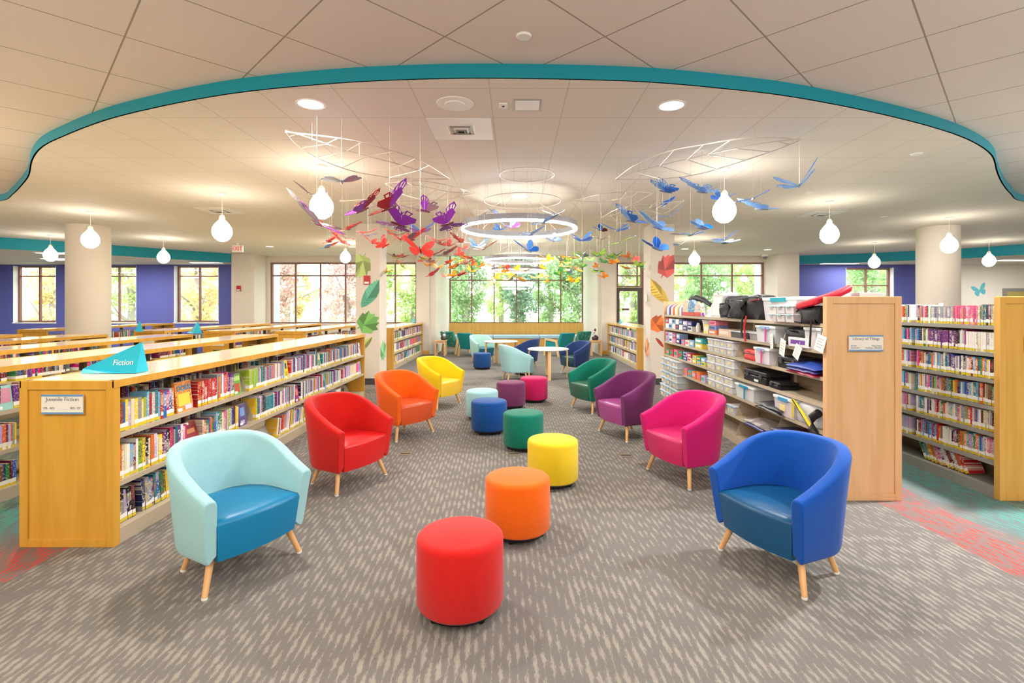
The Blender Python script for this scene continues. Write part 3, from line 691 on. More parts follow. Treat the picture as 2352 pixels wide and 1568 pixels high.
t = thing('sculpture', 'small dark and white bird-like sculpture on the left side table', 'sculpture', (-2.33, 16.45, .5))
MB().lathe([(0, 0), (.07, .005), (.095, .05), (.085, .1), (.05, .13), (0, .14)], 24).build('body', DST, t, True)
MB().lathe([(0, -.05), (.04, -.03), (.055, .01), (.04, .05), (0, .07)], 20, M=Matrix.Translation((.03, -.03, .15))).build('breast', PST, t, True)
MB().tube([(.01, 0, .16), (-.005, 0, .22), (.0, 0, .25), (.03, 0, .255)], .024, 10, r2=.018).build('neck', DST, t, True)
MB().tube([(-.03, -.02, .27), (.02, -.02, .265), (.07, -.02, .235)], .018, 10, r2=.006).build('head', PST, t, True)
t = thing('sculpture', 'tall dark and white figure sculpture on the right side table', 'sculpture', (2.6, 16.4, .5))
MB().lathe([(0, 0), (.09, .005), (.11, .06), (.1, .11), (.05, .16), (0, .17)], 24).build('body', DST, t, True)
MB().tube([(-.04, -.02, .08), (-.07, -.02, .17), (-.03, -.01, .25), (0, 0, .28)], .05, 12, r2=.022).build('shawl', PST, t, True)
MB().lathe([(0, -.05), (.03, -.035), (.036, 0), (.03, .035), (0, .05)], 18, M=Matrix.Translation((.0, 0, .33))).build('head', DST, t, True)

# ------------------------------------------------------------------ bookcases
def bookcase(lab, x0, x1, y0, y1, h, shelves, wd, top=True, base_h=.1, mods=6, sign=None, group=None, panel_lab=None, lip=TAN, sides=(1, 1), th=.05, topw=None):
    cx_ = (x0+x1)/2; hw = (x1-x0)/2; t = thing('bookcase', lab, 'bookcase', (cx_, y0, 0), 0, group); L = y1-y0
    zt = h-.0
    # near end panel: flat board plus raised frame
    MB().box(-hw+.02, hw-.02, .012, th, 0, zt).build('end_panel', wd, t)
    f = MB(); fw = .055
    f.box(-hw, -hw+fw, 0, th+.004, 0, zt).box(hw-fw, hw, 0, th+.004, 0, zt).box(-hw+fw, hw-fw, 0, .012, zt-.06, zt).box(-hw+fw, hw-fw, 0, .012, 0, .055)
    f.build('end_frame', wd, t, bevel=.003)
    MB().box(-hw, hw, L-.03, L, 0, zt).build('end_panel', wd, t)
    if top:
        MB().box(-hw+.001, hw-.001, th+.004, L-.03, h-.045, h-.002).build('top', topw or HONEYSHEEN, t)
        MB().box(hw-.012, hw+.003, .0, L, h-.047, h+.001).box(-hw-.003, -hw+.012, .0, L, h-.047, h+.001).build('top_edge', wd, t)
    ml = L-th-.034; step = ml/mods
    for z in shelves:
        sm = MB(); dep = hw-.045
        for sx, on in ((1, sides[0]), (-1, sides[1])):
            if not on: continue
            a, b = (.03, hw-.012) if sx > 0 else (-hw+.012, -.03)
            sm.box(a, b, th+.004, L-.03, z-.018, z)
            c, d = (hw-.012, hw-.009) if sx > 0 else (-hw+.009, -hw+.012)
            sm.box(c, d, th+.004, L-.03, z-.03, z+.003)
        sm.build('shelf', lip, t)
    bm_ = MB()
    if sides[0]: bm_.box(.03, hw-.006, th+.004, L-.03, .0, base_h)
    if sides[1]: bm_.box(-hw+.006, -.03, th+.004, L-.03, .0, base_h)
    bm_.build('base', lip, t)
    for k in range(mods+1):
        yy = min(max(th+.03+k*step, th+.04), L-.06); MB().box(-.025, .025, yy-.02, yy+.02, 0, h-.05).build('upright', TAND if top else TAN, t)
    return t
WS = [.74, .415]
cA = bookcase('honey wood low bookcase nearest on the left, with plaque and teal sign on top', -3.29, -2.66, 3.35, 8.94, 1.105, WS, HONEY, mods=6, group='low left bookcases')
LOWL = ['second', 'third', 'fourth', 'fifth', 'sixth']
for i in range(5):
    xr = -4.19-1.51*i
    bookcase(f'low honey wood bookcase, {LOWL[i]} of the near rows from the aisle', xr-.63, xr, 3.35 if i < 2 else 5.0, 8.94, 1.105, WS, HONEY, mods=6, group='low left bookcases')
for i, (xr, ya, yb, lab) in enumerate(((-4.2, 10.1, 14.9, 'behind the end of the second near row, farther back'), (-5.68, 10.2, 14.8, 'behind the end of the third near row, farther back'), (-7.16, 10.3, 14.8, 'just right of the round column, farther back'), (-9.5, 11.6, 15.2, 'just left of the round column, farther back'), (-10.1-.02, 10.9, 15.0, 'leftmost of the far rows below the purple wall'))):
    if i == 3: continue
    c = bookcase(f'low honey bookcase with paper plaque {lab}', xr-.63, xr, ya, yb, 1.10, WS, HONEY, mods=5, group='far low left bookcases')
    MB().box(-.12, .12, -.006, 0, .8, .96).build('plaque', PAPER, c)
bookcase('low bookcase between the left pillar and the bay', -3.67, -3.05, 12.7, 16.72, 1.06, [.72, .41], GOLD, mods=4, group='low bookcases by the bay')
bookcase('low bookcase between the right pillar and the bay', 3.06, 3.68, 12.7, 16.72, 1.06, [.72, .41], GOLD, mods=4, group='low bookcases by the bay')
def plaque(c, x0, x1, z0, z1, lines, nm='plaque'):
    o = MB().box(x0, x1, -.008, .0, z0, z1).build(nm, mat('plaque_card', (232, 228, 218), .5), c)
    MB().box(x0, x1, -.011, -.008, z1-.012, z1).box(x0, x1, -.011, -.008, z0, z0+.012).build('plaque_edge', mat('plaque_blue', (110, 150, 190), .5), o)
    for s_, sz, px, pz, al in lines: text(s_, sz, INK, o, (px, -.0095, pz), align=al)
plaque(cA, -.16, .115, .886, 1.016, [('Juvenile Fiction', .036, -.02, .984, 'CENTER'), ('OS - RO', .02, -.145, .925, 'LEFT'), ('RO - ST', .02, .1, .925, 'RIGHT')])
MS = [1.453, 1.23, 1.005, .78, .555, .32]
cM = bookcase('tall maple shelving end panel reading Library of Things, full of loan kits', 2.56, 3.18, 4.15, 8.7, 1.68, MS, MAPLE_LIT, top=False, mods=5, base_h=.09, lip=TAN)
plaque(cM, -.13, .15, 1.231, 1.363, [('Library of Things', .032, .01, 1.333, 'CENTER'), ('Puzzles', .016, -.115, 1.276, 'LEFT'), ('Electronics', .016, -.115, 1.259, 'LEFT'), ('Toys, Games', .016, .14, 1.276, 'RIGHT'), ('Cooking, Collections', .016, .14, 1.259, 'RIGHT')])
MB().box(-.012, .012, .054, 4.52, .05, 1.43).build('back_panel', mat('back_board', (132, 112, 92), .6), cM)
NS = [1.434, 1.206, .983, .757, .537, .30]
cN = bookcase('tall golden maple bookcase of paperbacks at the right edge', 3.985, 4.62, 4.15, 8.7, 1.68, NS, GOLD, top=False, mods=5, base_h=.09, lip=GREYM)
plaque(cN, -.115, .15, 1.231, 1.363, [('Fiction', .032, .01, 1.333, 'CENTER')])
MB().box(-.012, .012, .054, 4.52, .05, 1.6).build('back_panel', mat('back_board', (132, 112, 92), .6), cN)

# teal sign cards
def sign_card(x, y, z, lab, s=1.0, rz=0, word=None, shape=0):
    t = thing('sign_card', lab, 'sign', (x, y, z), rz, 'teal sign cards')
    Lf, Rf, Rb, T, Lm, B1, B2 = (-.22, -.0, .026), (.215, -.055, 0), (.215, .08, 0), (.21, .02, .225), (-.18, .04, .0), (-.185, -.06, 0), (-.05, -.07, 0)
    m = MB(); P = [tuple(s*c for c in p_) for p_ in (Lf, Rf, Rb, T, B1, B2)]
    m.add(P, [(0, 5, 1, 3), (0, 3, 2), (0, 4, 5), (0, 2, 4), (1, 2, 3), (4, 2, 1, 5)])
    m.build('card', TEALS, t)
    if word:
        a, b, c = Vector(P[0]), Vector(P[1]), Vector(P[3]); d = (b-Vector(P[5])).normalized()
        nrm = (b-a).cross(c-a).normalized(); up = nrm.cross(d).normalized()
        o = text(word, .062, WHITE, t, (0, 0, 0)); pos = a*.26+b*.44+c*.30+nrm*.004
        d2 = (b-a).normalized(); d2 = (d2+Vector((0, 0, .12))).normalized(); up2 = nrm.cross(d2)
        o.matrix_local = Matrix.Translation(pos) @ Matrix((d2, up2, nrm)).transposed().to_4x4()
    return t
sign_card(-3.015, 3.78, 1.106, 'teal folded card sign reading Fiction on the nearest bookcase', 1.0, 0, 'Fiction')
for (u, v, Y, s, rz, lab) in ((320, 737, 14.2, 1.0, -1.0, 'small dark teal card sign before the middle purple-wall window'), (444, 738, 13.6, 1.0, -.75, 'small teal card sign before the right-hand purple-wall window'), (951, 740, 15.8, .75, 1.9, 'small teal card sign on the low bookcase left of bay'), (1424, 748, 14.4, .75, 1.2, 'small pale teal card sign on the low bookcase by the door')):
    xs = (u-CX)*Y/F; xs = {320: -7.5, 444: -6.0, 951: -3.35, 1424: 3.36}[u]; Y = xs*F/(u-CX)
    sign_card(xs, Y, 1.10 if u < 900 else 1.06, lab, s, rz)
# ------------------------------------------------------------------ books
PALS = {'red': (188,36,40), 'navy': (40,52,100), 'blue': (44,104,176), 'sky blue': (120,176,214), 'purple': (104,50,130), 'lilac': (184,168,208), 'green': (56,128,70), 'lime green': (150,184,70), 'teal': (24,126,132),
        'yellow': (238,204,50), 'orange': (224,110,44), 'brown': (116,72,52), 'black': (36,32,38), 'grey': (150,150,158), 'cream': (226,214,186), 'white': (236,234,230), 'pink': (222,96,146), 'magenta': (196,30,110), 'maroon': (112,26,44)}
PN = list(PALS)
WA = dict(zip(PN, [5,5,7,9,4,8,4,3,5,5,6,4,4,9,11,13,6,3,4]))
WN = dict(zip(PN, [6,7,9,11,4,8,3,2,6,3,6,4,5,9,9,13,6,2,3])); WD = dict(zip(PN, [4,6,3,1,6,1,4,0,2,1,3,4,9,4,1,1,1,2,8]))
SPECS = []
def fill(face, xf, y0, y1, z, where, hmin, hmax, W, lean=0, tmin=.014, tmax=.034, gaps=.05, only=None):
    """books with spines at x = xf facing +x (face 1) or -x (face -1), standing on z from y0 to y1"""
    y = y0; i = 0; run = None
    while y < y1:
        if run is None or run[1] <= 0:
            r_ = R.random(); run = [None, R.randint(4, 16), R.uniform(hmin, hmax), R.random() < .16, R.choices(PN, [W[p] for p in PN])[0]]
            if R.random() < gaps and y > y0+.1: y += R.uniform(.06, .16)
        run[1] -= 1
        th = R.uniform(tmin, tmax)*(1.25 if R.random() < .12 else 1); h = run[2]*R.uniform(.93, 1.06) if not run[3] else run[2]
        cn = run[4] if run[3] else R.choices(PN, [W[p] for p in PN])[0]
        a = lean*R.uniform(.8, 1.1)
        if y+th > y1: break
        i += 1
        SPECS.append(dict(face=face, x=xf+R.uniform(-.004, .004), y=y, z=z, t=th, h=h, d=R.uniform(.12, .15), c=cn, a=a, where=where, i=i, only=only))
        y += th/math.cos(a)+.0012
    return i
SH = ['upper shelf', 'middle shelf', 'bottom shelf']
def row_A(x, z, k, segs, **kw):
    for a, b, W in segs: fill(1, x, a, b, z, f'{SH[k]} of the near left bookcase', .195, .235, W, **kw)
XA = -2.695
# nearest left bookcase: gaps are left for face-out books and metal supports
fill(1, XA, 3.41, 4.02, .74, 'upper shelf of the near left bookcase', .2, .225, WA, gaps=0, tmin=.018, tmax=.034)
fill(1, XA, 4.29, 4.84, .74, 'upper shelf of near left bookcase, past the spotted cover', .2, .24, WA, gaps=0)
fill(1, XA, 5.12, 5.92, .74, 'upper', .2, .24, WA, gaps=0); fill(1, XA, 6.06, 6.9, .74, 'upper', .2, .24, WA, gaps=0); fill(1, XA, 7.05, 7.8, .74, 'u', .2, .235, WA, gaps=0); fill(1, XA, 7.86, 8.68, .74, 'u', .19, .24, WA, gaps=0)
fill(1, XA, 3.41, 4.16, .415, 'middle shelf of the near left bookcase', .195, .235, WA, gaps=0, tmin=.018, tmax=.036)
fill(1, XA, 4.36, 4.93, .415, 'middle shelf of near left bookcase, past the maroon cover', .19, .235, WA, gaps=0)
fill(1, XA, 5.26, 6.2, .415, 'm', .19, .24, WA, gaps=0); fill(1, XA, 6.34, 7.1, .415, 'm', .2, .235, WA, gaps=0); fill(1, XA, 7.22, 7.8, .415, 'm', .2, .235, WA, gaps=0); fill(1, XA, 7.9, 8.75, .415, 'm', .2, .235, WA, gaps=0)
fill(1, XA-.03, 3.42, 3.66, .10, 'bottom shelf of the near left bookcase', .2, .235, WD, lean=-.08, gaps=0, tmin=.022, tmax=.04)
fill(1, XA-.03, 3.70, 4.6, .10, 'bottom shelf of the near left bookcase, leaning part', .21, .25, WD, lean=-.1, gaps=0, tmin=.024, tmax=.042)
fill(1, XA-.03, 4.8, 5.2, .10, 'b', .2, .24, WA, lean=-.2, gaps=0); fill(1, XA-.03, 5.75, 6.6, .10, 'b', .2, .24, WA, lean=.2, gaps=0); fill(1, XA-.03, 7.2, 7.9, .10, 'b', .2, .24, WA, lean=.15, gaps=0)
for z in (.74, .415): fill(-1, -3.255, 3.42, 8.85, z, 'far', .19, .235, WD, gaps=.1, only='run')
# second near left bookcase and top shelves of the rows behind
for z in (.74, .415, .1): fill(1, -4.225, 3.95, 4.28 if z != .74 else 8.8, z, 'second row', .19, .22, WD, gaps=.2, only='run')
for i in range(1, 4): fill(1, -4.225-1.51*i, 5.1, 8.8, .74, 'rows', .19, .235, WD, gaps=.25, only='run')
for xr, ya, yb in ((-4.235, 10.2, 14.8), (-5.715, 10.3, 14.7), (-7.195, 10.4, 14.7), (-10.15, 11.0, 14.9)): fill(1, xr, ya, yb, .74, 'far rows', .19, .24, WA, gaps=.25, only='run')
for k, z in enumerate((.72, .41, .10)):
    fill(1, -3.085, 12.78, 16.6, z, 'bay', .2, .24, WN, gaps=.3, only='run', lean=0 if k < 2 else .2); fill(-1, 3.095, 12.78, 16.6, z, 'bay', .2, .24, WN, gaps=.3, only='run', lean=0 if k < 2 else .15)
NL = ['top', 'second', 'third', 'fourth', 'fifth', 'sixth']
for k, z in enumerate(NS):
    fill(-1, 4.022, 4.215, 5.08, z, f'{NL[k]} shelf of the right-edge bookcase', .165, .178, WN, gaps=0, tmin=.012, tmax=.023)
    fill(-1, 4.022, 5.13, 5.75, z, 'n', .165, .178, WN, gaps=0, tmin=.012, tmax=.023, only='run')
fill(-1, 4.05, 4.5, 5.0, .09, 'base shelf of the right-edge bookcase', .17, .2, dict(WD, white=9, grey=6), lean=.5, gaps=0, tmin=.02, tmax=.04)
def area_px(s_): return abs(s_['x'])*F*F/s_['y']**3*s_['t']*s_['h']
cand = [s_ for s_ in SPECS if s_['only'] != 'run']
cand.sort(key=area_px, reverse=True)
IND = [s_ for s_ in cand if len(s_['where']) > 10 and s_['y'] < 5.1][:295]; INDS = set(id(s_) for s_ in IND)
# individual books
def unit(nm, m, b): return MB().box(*b).build(nm, m)
def spec_matrix(s_):
    y = s_['y']+(s_['t'] if s_['a'] > 0 else 0)
    # spine normal -Y rotated to +x (face 1) or -x (face -1); local x then runs along +y (face 1) or -y (face -1)
    return Vector((s_['x'], y, s_['z']+.001))
cov = MB().box(0,1, .0,.045, 0,1).box(0,.09, .045,1, 0,1).box(.91,1, .045,1, 0,1); me_cov = cov.build('c', BOOKM); 
pg = MB().box(.09,.91, .045,.97, .012,.988).build('p', PAPER); lw = MB().box(-.01,1.01, -.006,0, 0,1).build('l', LABELW); ly = MB().box(-.01,1.01, -.008,0, 0,1).build('y', LABELY)
PM = [o.data for o in (me_cov, pg, lw, ly)]
for o in (me_cov, pg, lw, ly): bpy.data.objects.remove(o)
groups = {}
for s_ in sorted(IND, key=lambda q: (q['where'], q['y'])): groups.setdefault(s_['where'], []).append(s_)
for wh, lst in groups.items():
    for i, s_ in enumerate(lst):
        lab = f"{s_['c']} book, {ordn(i+1)} from the near panel, {wh}" if 'past' not in wh and 'leaning' not in wh else f"{s_['c']} book, {ordn(i+1)}, {wh}"
        if 'right-edge' in wh: lab = f"{s_['c']} book, {ordn(i+1)} from the near panel, {wh}"
        fc = s_['face']; t_, h, d, a = s_['t'], s_['h'], s_['d'], s_['a']
        b = thing('book', lab, 'book', (s_['x'], s_['y'] + (t_ if a*1 > 0 else 0), s_['z']+.001), 0, f'books on the {wh.split(",")[0]}')
        b.rotation_euler = (-a, 0, PI/2 if fc > 0 else -PI/2) if 0 else (0, 0, 0)
        rot = Matrix.Rotation(PI/2 if fc > 0 else -PI/2, 4, 'Z')
        # lean about the world x axis, pivoting on the lower corner
        b.rotation_euler = (-a, 0, 0)
        def part(nm, me, loc, sc):
            o = bpy.data.objects.new(nm, me); COL.objects.link(o); o.parent = b
            x0 = (-1 if a > 0 else 0)*t_
            off = Matrix.Translation((0, x0 if fc > 0 else x0+t_, 0)) @ rot @ Matrix.Translation(loc) @ Matrix.Diagonal((*sc, 1))
            o.matrix_local = off; return o
        c = part('cover', PM[0], (0, 0, 0), (t_, d, h)); c.color = (*lin(PALS[s_['c']]), 1)
        part('pages', PM[1], (0, 0, 0), (t_, d, h))
        if R.random() < .92: part('spine_label', PM[2], (0, 0, .026), (t_, .12, R.uniform(.022, .034)))
        if R.random() < .9: part('sticker', PM[3], (0, 0, .004), (t_, .12, .02))
# the rest of the books as one object
rest = MB(); lcol = lambda c: lin(c)
for s_ in SPECS:
    if id(s_) in INDS: continue
    fc = s_['face']; t_, h, d, a = s_['t'], s_['h'], s_['d'], s_['a']; col = lin(tuple(min(255, max(0, v+R.randint(-14, 14))) for v in PALS[s_['c']]))
    M = Matrix.Translation((s_['x'], s_['y']+(t_ if a > 0 else 0), s_['z']+.001)) @ Matrix.Rotation(-a, 4, 'X')
    y0_, y1_ = (-t_, 0) if a > 0 else (0, t_)
    def bx(xa, xb, za, zb, c):
        A, B = (xa, xb) if fc < 0 else (-xb, -xa); rest.box(A, B, y0_, y1_, za, zb, M=M, col=c)
    if s_['only'] == 'run' and fc == -1 and s_['x'] < -3.2: bx(0, d, 0, h, lin((214, 204, 184)) if R.random() < .45 else col); continue
    bx(0, d, .055, h-.003, col); bx(.004, d-.004, h-.003, h-.0005, lin((224, 214, 192)))
    l2 = lin((240, 238, 230)) if R.random() < .88 else col
    bx(0, d, .022, .055, l2); bx(0, d, 0, .022, lin((214, 190, 40)) if R.random() < .85 else l2)
o = rest.build('books', RUNM); tag(o, 'remaining rows of small library books filling the more distant shelves', 'books', None, 'stuff')

# face-out display books and metal supports on the near left bookcase
def display(y, z, w_, h, col, lab, deco=None, x=-2.70, tilt=.12, fc=1):
    b = thing('display_book', lab, 'book', (x, y, z+.001), PI/2 if fc > 0 else -PI/2, 'face-out display books'); b.rotation_euler = (0, 0, PI/2 if fc > 0 else -PI/2)
    M = Matrix.Rotation(-tilt, 4, 'X'); c = MB().box(0, w_, 0, .022, 0, h, M=M).build('cover', col, b)
    MB().box(.006, w_-.004, .003, .019, h-.001, h+.0008, M=M).build('pages', PAPER, b)
    for (xa, xb, za, zb, m) in (deco or []): MB().box(xa*w_, xb*w_, -.0015, 0, za*h, zb*h, M=M).build('cover_print', m, c)
    MB().box(.01, .06, -.002, 0, .01, .035, M=M).build('sticker', LABELW, b)
    return b, c, M
def leopard():
    m = mat('spotted_cover', (224, 140, 60), .5); t = NT(m); v = t.n('ShaderNodeTexVoronoi'); t.l(t.coord(), v.inputs['Vector']); v.inputs['Scale'].default_value = 70
    t.base(t.mix(t.math('LESS_THAN', v.outputs['Distance'], .32), (232, 150, 70), (120, 56, 30))); return m
cm = lambda nm, c: mat('print_'+nm, c, .5)
b, c, M = display(4.04, .74, .2, .245, leopard(), 'orange spotted face-out book with blue lettering and yellow panel', [(.14, .84, .2, .6, cm('yellow', (226, 206, 70))), (.5, .92, .06, .22, cm('pinkwhite', (244, 206, 220)))])
o = text('DORK', .062, cm('blue', (60, 160, 220)), c, (0, 0, 0), sx=1.0); o.matrix_local = M @ Matrix.Translation((.11, -.003, .19)) @ Matrix.Rotation(PI/2, 4, 'X')
display(4.86, .74, .13, .2, cm('green', (110, 176, 60)), 'green face-out book with a red and cream picture', [(.15, .8, .1, .55, cm('redpic', (190, 76, 60))), (.1, .9, .68, .9, cm('palegreen', (180, 216, 120)))])
display(5.93, .74, .10, .22, cm('bright_yellow', (240, 216, 20)), 'bright yellow face-out book with dark picture', [(.3, .7, .55, .85, cm('dark', (60, 70, 90))), (.2, .8, .15, .4, cm('gold', (200, 160, 30)))])
display(6.93, .74, .1, .2, cm('cream', (228, 216, 180)), 'cream face-out book with green picture on upper shelf', [(.2, .8, .2, .6, cm('leaf', (100, 150, 90)))])
display(8.7, .74, .14, .22, cm('white', (236, 232, 228)), 'white face-out picture book at the far end, upper shelf', [(.2, .5, .2, .5, cm('rose', (220, 120, 120))), (.55, .85, .5, .8, cm('grey', (120, 130, 160)))])
display(4.18, .415, .17, .22, cm('maroon', (140, 44, 48)), 'maroon face-out book with gold lettering on middle shelf', [(.2, .8, .55, .72, cm('goldtext', (206, 150, 90))), (.1, .5, .88, .97, LABELW)], tilt=.3)
display(4.96, .415, .13, .21, cm('violet', (92, 84, 140)), 'violet-grey face-out book with round picture on middle shelf', [(.2, .8, .45, .85, cm('sky', (120, 160, 210))), (.15, .7, .08, .25, cm('pale', (190, 190, 200)))])
display(6.22, .415, .1, .2, cm('plum', (150, 50, 110)), 'plum face-out book on the middle shelf', [(.2, .8, .4, .8, cm('rose', (220, 120, 120)))])
display(7.1, .415, .12, .23, cm('skyblue', (130, 170, 220)), 'sky blue face-out book with dark figure on middle shelf', [(.3, .7, .2, .6, cm('navypic', (60, 70, 120)))])
display(8.76, .415, .12, .22, cm('silver', (170, 176, 190)), 'silver-blue face-out book at the far end, middle shelf', [(.2, .8, .3, .8, cm('sky', (120, 160, 210)))])
display(4.1, .74, .15, .2, cm('aquapink', (150, 206, 196)), 'pink and aqua face-out book at the left picture edge', [(.1, .9, .3, .9, cm('pinkpic', (206, 140, 160)))], x=-4.22)
def support(y, z, lab, x=-2.72, fc=1, col=TAN, s=1.0, hole=True):
    t = thing('book_support', lab, 'book support', (x, y, z+.001), PI/2 if fc > 0 else -PI/2, 'metal book supports')
    pr = [(0, 0), (.21*s, 0), (.21*s, .2*s), (.06*s, .2*s), (0, .06*s)]; m = MB(); nn = 5
    m.add([(0, a, b) for a, b in pr]+[(.003, a, b) for a, b in pr], [tuple(range(nn)), tuple(range(2*nn-1, nn-1, -1))]+[(i, (i+1) % nn, nn+(i+1) % nn, nn+i) for i in range(nn)])
    m.build('plate', col, t)
    if hole: MB().box(-.002, .005, .09*s, .13*s, .1*s, .15*s).build('slot', TAND, t)
    MB().box(.003, .09, .02, .2*s, 0, .002).build('foot', col, t)
for y, z, lab in ((4.265, .74, 'right of the spotted face-out book'), (5.09, .74, 'right of the green face-out book'), (7.82, .74, 'near the far end of the upper shelf'), (7.03, .74, 'behind cream face-out book'), (4.955, .415, 'left of the violet-grey face-out book'), (5.23, .415, 'right of violet-grey face-out book'), (6.33, .415, 'right of the plum face-out book'), (7.83, .415, 'near the far end of the middle shelf'),
                  (5.3, .1, 'on the bottom shelf behind the red armchair'), (8.3, .1, 'on the bottom shelf at the far end')):
    support(y, z, 'beige metal book support '+lab, s=1.0)
for y, lab in ((4.62, 'tilted grey plate between books on the bottom shelf'), (5.5, 'grey flat plate on the bottom shelf right of the aqua armchair')):
    t = thing('shelf_plate', lab, 'book support', (-2.74, y, .101), PI/2, 'grey shelf plates'); MB().box(0, .2 if y > 5 else .1, 0, .003, 0, .17, M=Matrix.Rotation(-.5, 4, 'X')).build('plate', GREYM, t); MB().box(.07, .12, -.002, .006, .07, .11, M=Matrix.Rotation(-.5, 4, 'X')).build('slot', TAND, t)
support(5.09, NS[1], 'pale metal book support on the second shelf, right-edge bookcase', x=4.03, fc=-1, s=.85)
support(4.33, NS[1], 'dark metal book support by the near panel, right-edge bookcase', x=4.03, fc=-1, s=.8, col=BLACK)
# ------------------------------------------------------------------ loan kits on the tall shelving (face at x = 2.56, items set back from the lip)
XM = 2.56
def yu(u): return XM*F/(u-CX)
LV = ['top', 'second', 'third', 'fourth', 'fifth', 'sixth', 'base']
ZS = MS+[.09]
pal = lambda c: mat('print_%02x%02x%02x' % c, c, .5)
def rt(name, lab, cat, y, z, group=None): return thing(name, lab, cat, (XM+.012, y, z+.001), -PI/2, group)     # local -y faces the aisle, local +x runs toward the viewer
def lidded_bin(y, z, w, h, d, lab, group, latch=(120, 190, 214), tag_y=True, contents=None, x=0, strap=None, body=None, slim=False):
    t = rt('storage_bin', lab, 'storage bin', y, z, group); t.location.x += x
    a = w/2; b = a*.9
    MB().prism([(-b, .008), (b, .008), (b, d-.01), (-b, d-.01)], 0, h*.86, pts2=[(-a, 0), (a, 0), (a, d), (-a, d)]).build('body', body or CLEARP, t)
    MB().box(-a-.006, a+.006, -.008, d+.006, h*.86, h).build('lid', mat('bin_lid', (232, 236, 238), .4), t, bevel=.004)
    if contents: MB().box(-b*.9, b*.9, .02, d-.03, .004, h*.6).build('contents', pal(contents), t)
    if latch: MB().box(-a*.45, a*.45, -.016, -.008, h*.8, h*.97).build('latch', pal(latch), t)
    if tag_y: MB().box(-a*.4, a*.15, -.004, .004, h*.28, h*.58).build('label_card', mat('tag_yellow', (230, 214, 150), .6), t)
    if strap: MB().box(a*.1, a*.1+.022, -.02, -.012, .01, h*.92).build('strap', pal(strap), t)
    return t
def box_item(y, z, w, h, d, c1, lab, group, c2=None, x=0):
    t = rt('game_box', lab, 'box', y, z, group); t.location.x += x
    MB().box(-w/2, w/2, 0, d, 0, h).build('carton', pal(c1), t, bevel=.002)
    if c2: MB().box(-w*.38, w*.3, -.0015, 0, h*.3, h*.75).build('print', pal(c2), t)
    return t
CN = [('white', (238,236,230)), ('sky blue', (140,180,220)), ('navy', (40,56,120)), ('pink', (226,120,150)), ('red', (198,50,58)), ('green', (60,150,110)), ('yellow', (230,206,70)), ('pale lilac', (190,176,214)), ('orange', (226,120,60)), ('teal', (70,170,170)), ('magenta', (190,40,110))]
def boxes(lv, ua, ub, rows, n, names, where, hh=.075, dd=.13):
    ya, yb = yu(ua), yu(ub); st = (ya-yb)/n; k = 0
    for r_ in range(rows):
        for i in range(n):
            nm, c = CN[names[k % len(names)]]; k += 1; nm2, c2 = CN[(names[(k+1) % len(names)])]
            w_ = st*R.uniform(.78, .93); h = hh if rows > 1 else hh*R.uniform(.8, 1.1)
            rowt = '' if rows == 1 else (', lower row' if r_ == 0 else ', upper row')
            box_item(ya-(i+.5)*st, ZS[lv]+r_*(hh+.0015), w_, h, dd, c, f'{nm} kit box, {ordn(i+1)} from far end {where}{rowt}', 'small kit boxes', c2 if nm2 != nm else (250, 250, 250))
boxes(1, 1527, 1566, 2, 5, [0, 1, 0, 2, 0, 4, 0, 1, 0, 2], 'of the second shelf', .08)
boxes(1, 1566, 1588, 2, 2, [2, 0, 7], 'of the second shelf, middle stack', .072)
boxes(2, 1527, 1560, 2, 4, [1, 0, 3, 2, 7, 0, 10, 1], 'of the third shelf', .078)
boxes(2, 1562, 1592, 1, 3, [3, 0, 1], 'of the third shelf, middle group', .09)
boxes(2, 1593, 1612, 2, 1, [6, 9], 'of the third shelf, yellow stack', .07)
boxes(3, 1528, 1565, 1, 4, [5, 4, 3, 5], 'of the fourth shelf', .11)
boxes(3, 1567, 1586, 2, 2, [2, 0, 7, 4], 'of the fourth shelf, middle stack', .06)
boxes(3, 1588, 1618, 2, 3, [6, 1, 6, 6, 5, 1], 'of the fourth shelf, yellow stack', .055)
boxes(4, 1568, 1618, 1, 5, [3, 9, 8, 8, 7], 'of the fifth shelf', .11)
def bins(lv, ua, ub, rows, n, h, where, d=.2, x=0, latch=(120, 190, 214), cont=((214,206,190),)):
    ya, yb = yu(ua), yu(ub); st = (ya-yb)/n
    for r_ in range(rows):
        for i in range(n):
            rowt = '' if rows == 1 else (['lower', 'upper', 'third'] if rows == 2 else ['bottom', 'middle', 'top'])[r_]+' row'
            lidded_bin(ya-(i+.5)*st, ZS[lv]+r_*(h+.002), st*.9, h, d, f'clear bin, {ordn(i+1)} from far end {where}{", "+rowt if rowt else ""}', 'small clear bins', latch, True, R.choice(cont), x)
CT = ((230,226,218), (214,208,190), (196,204,216), (222,208,176))
bins(2, 1622, 1682, 2, 4, .085, 'of the third-shelf bins', cont=CT, latch=None)
bins(3, 1620, 1685, 2, 3, .09, 'of the fourth-shelf bins', cont=CT, latch=None)
bins(4, 1622, 1680, 2, 3, .09, 'of the fifth-shelf bins', cont=CT, latch=None)
bins(4, 1527, 1566, 2, 3, .09, 'of the fifth-shelf end stack', d=.24, x=-.08, cont=((190,206,220), (206,206,206)))
bins(5, 1527, 1566, 2, 3, .1, 'of the sixth-shelf end stack', d=.24, x=-.08, cont=((190,206,220), (206,206,206)))
bins(6, 1525, 1566, 2, 3, .1, 'of the base-shelf end stack', d=.24, x=-.08, cont=((190,206,220), (206,206,206)))
bins(5, 1668, 1684, 1, 2, .1, 'of the sixth shelf beside the divider', cont=((120,150,200),))
lidded_bin(yu(1707), ZS[4], .46, .16, .27, 'clear bin with teal handle strap on the fifth shelf', 'larger clear bins', (30, 140, 180), False, (210, 206, 200), strap=(30, 140, 180))
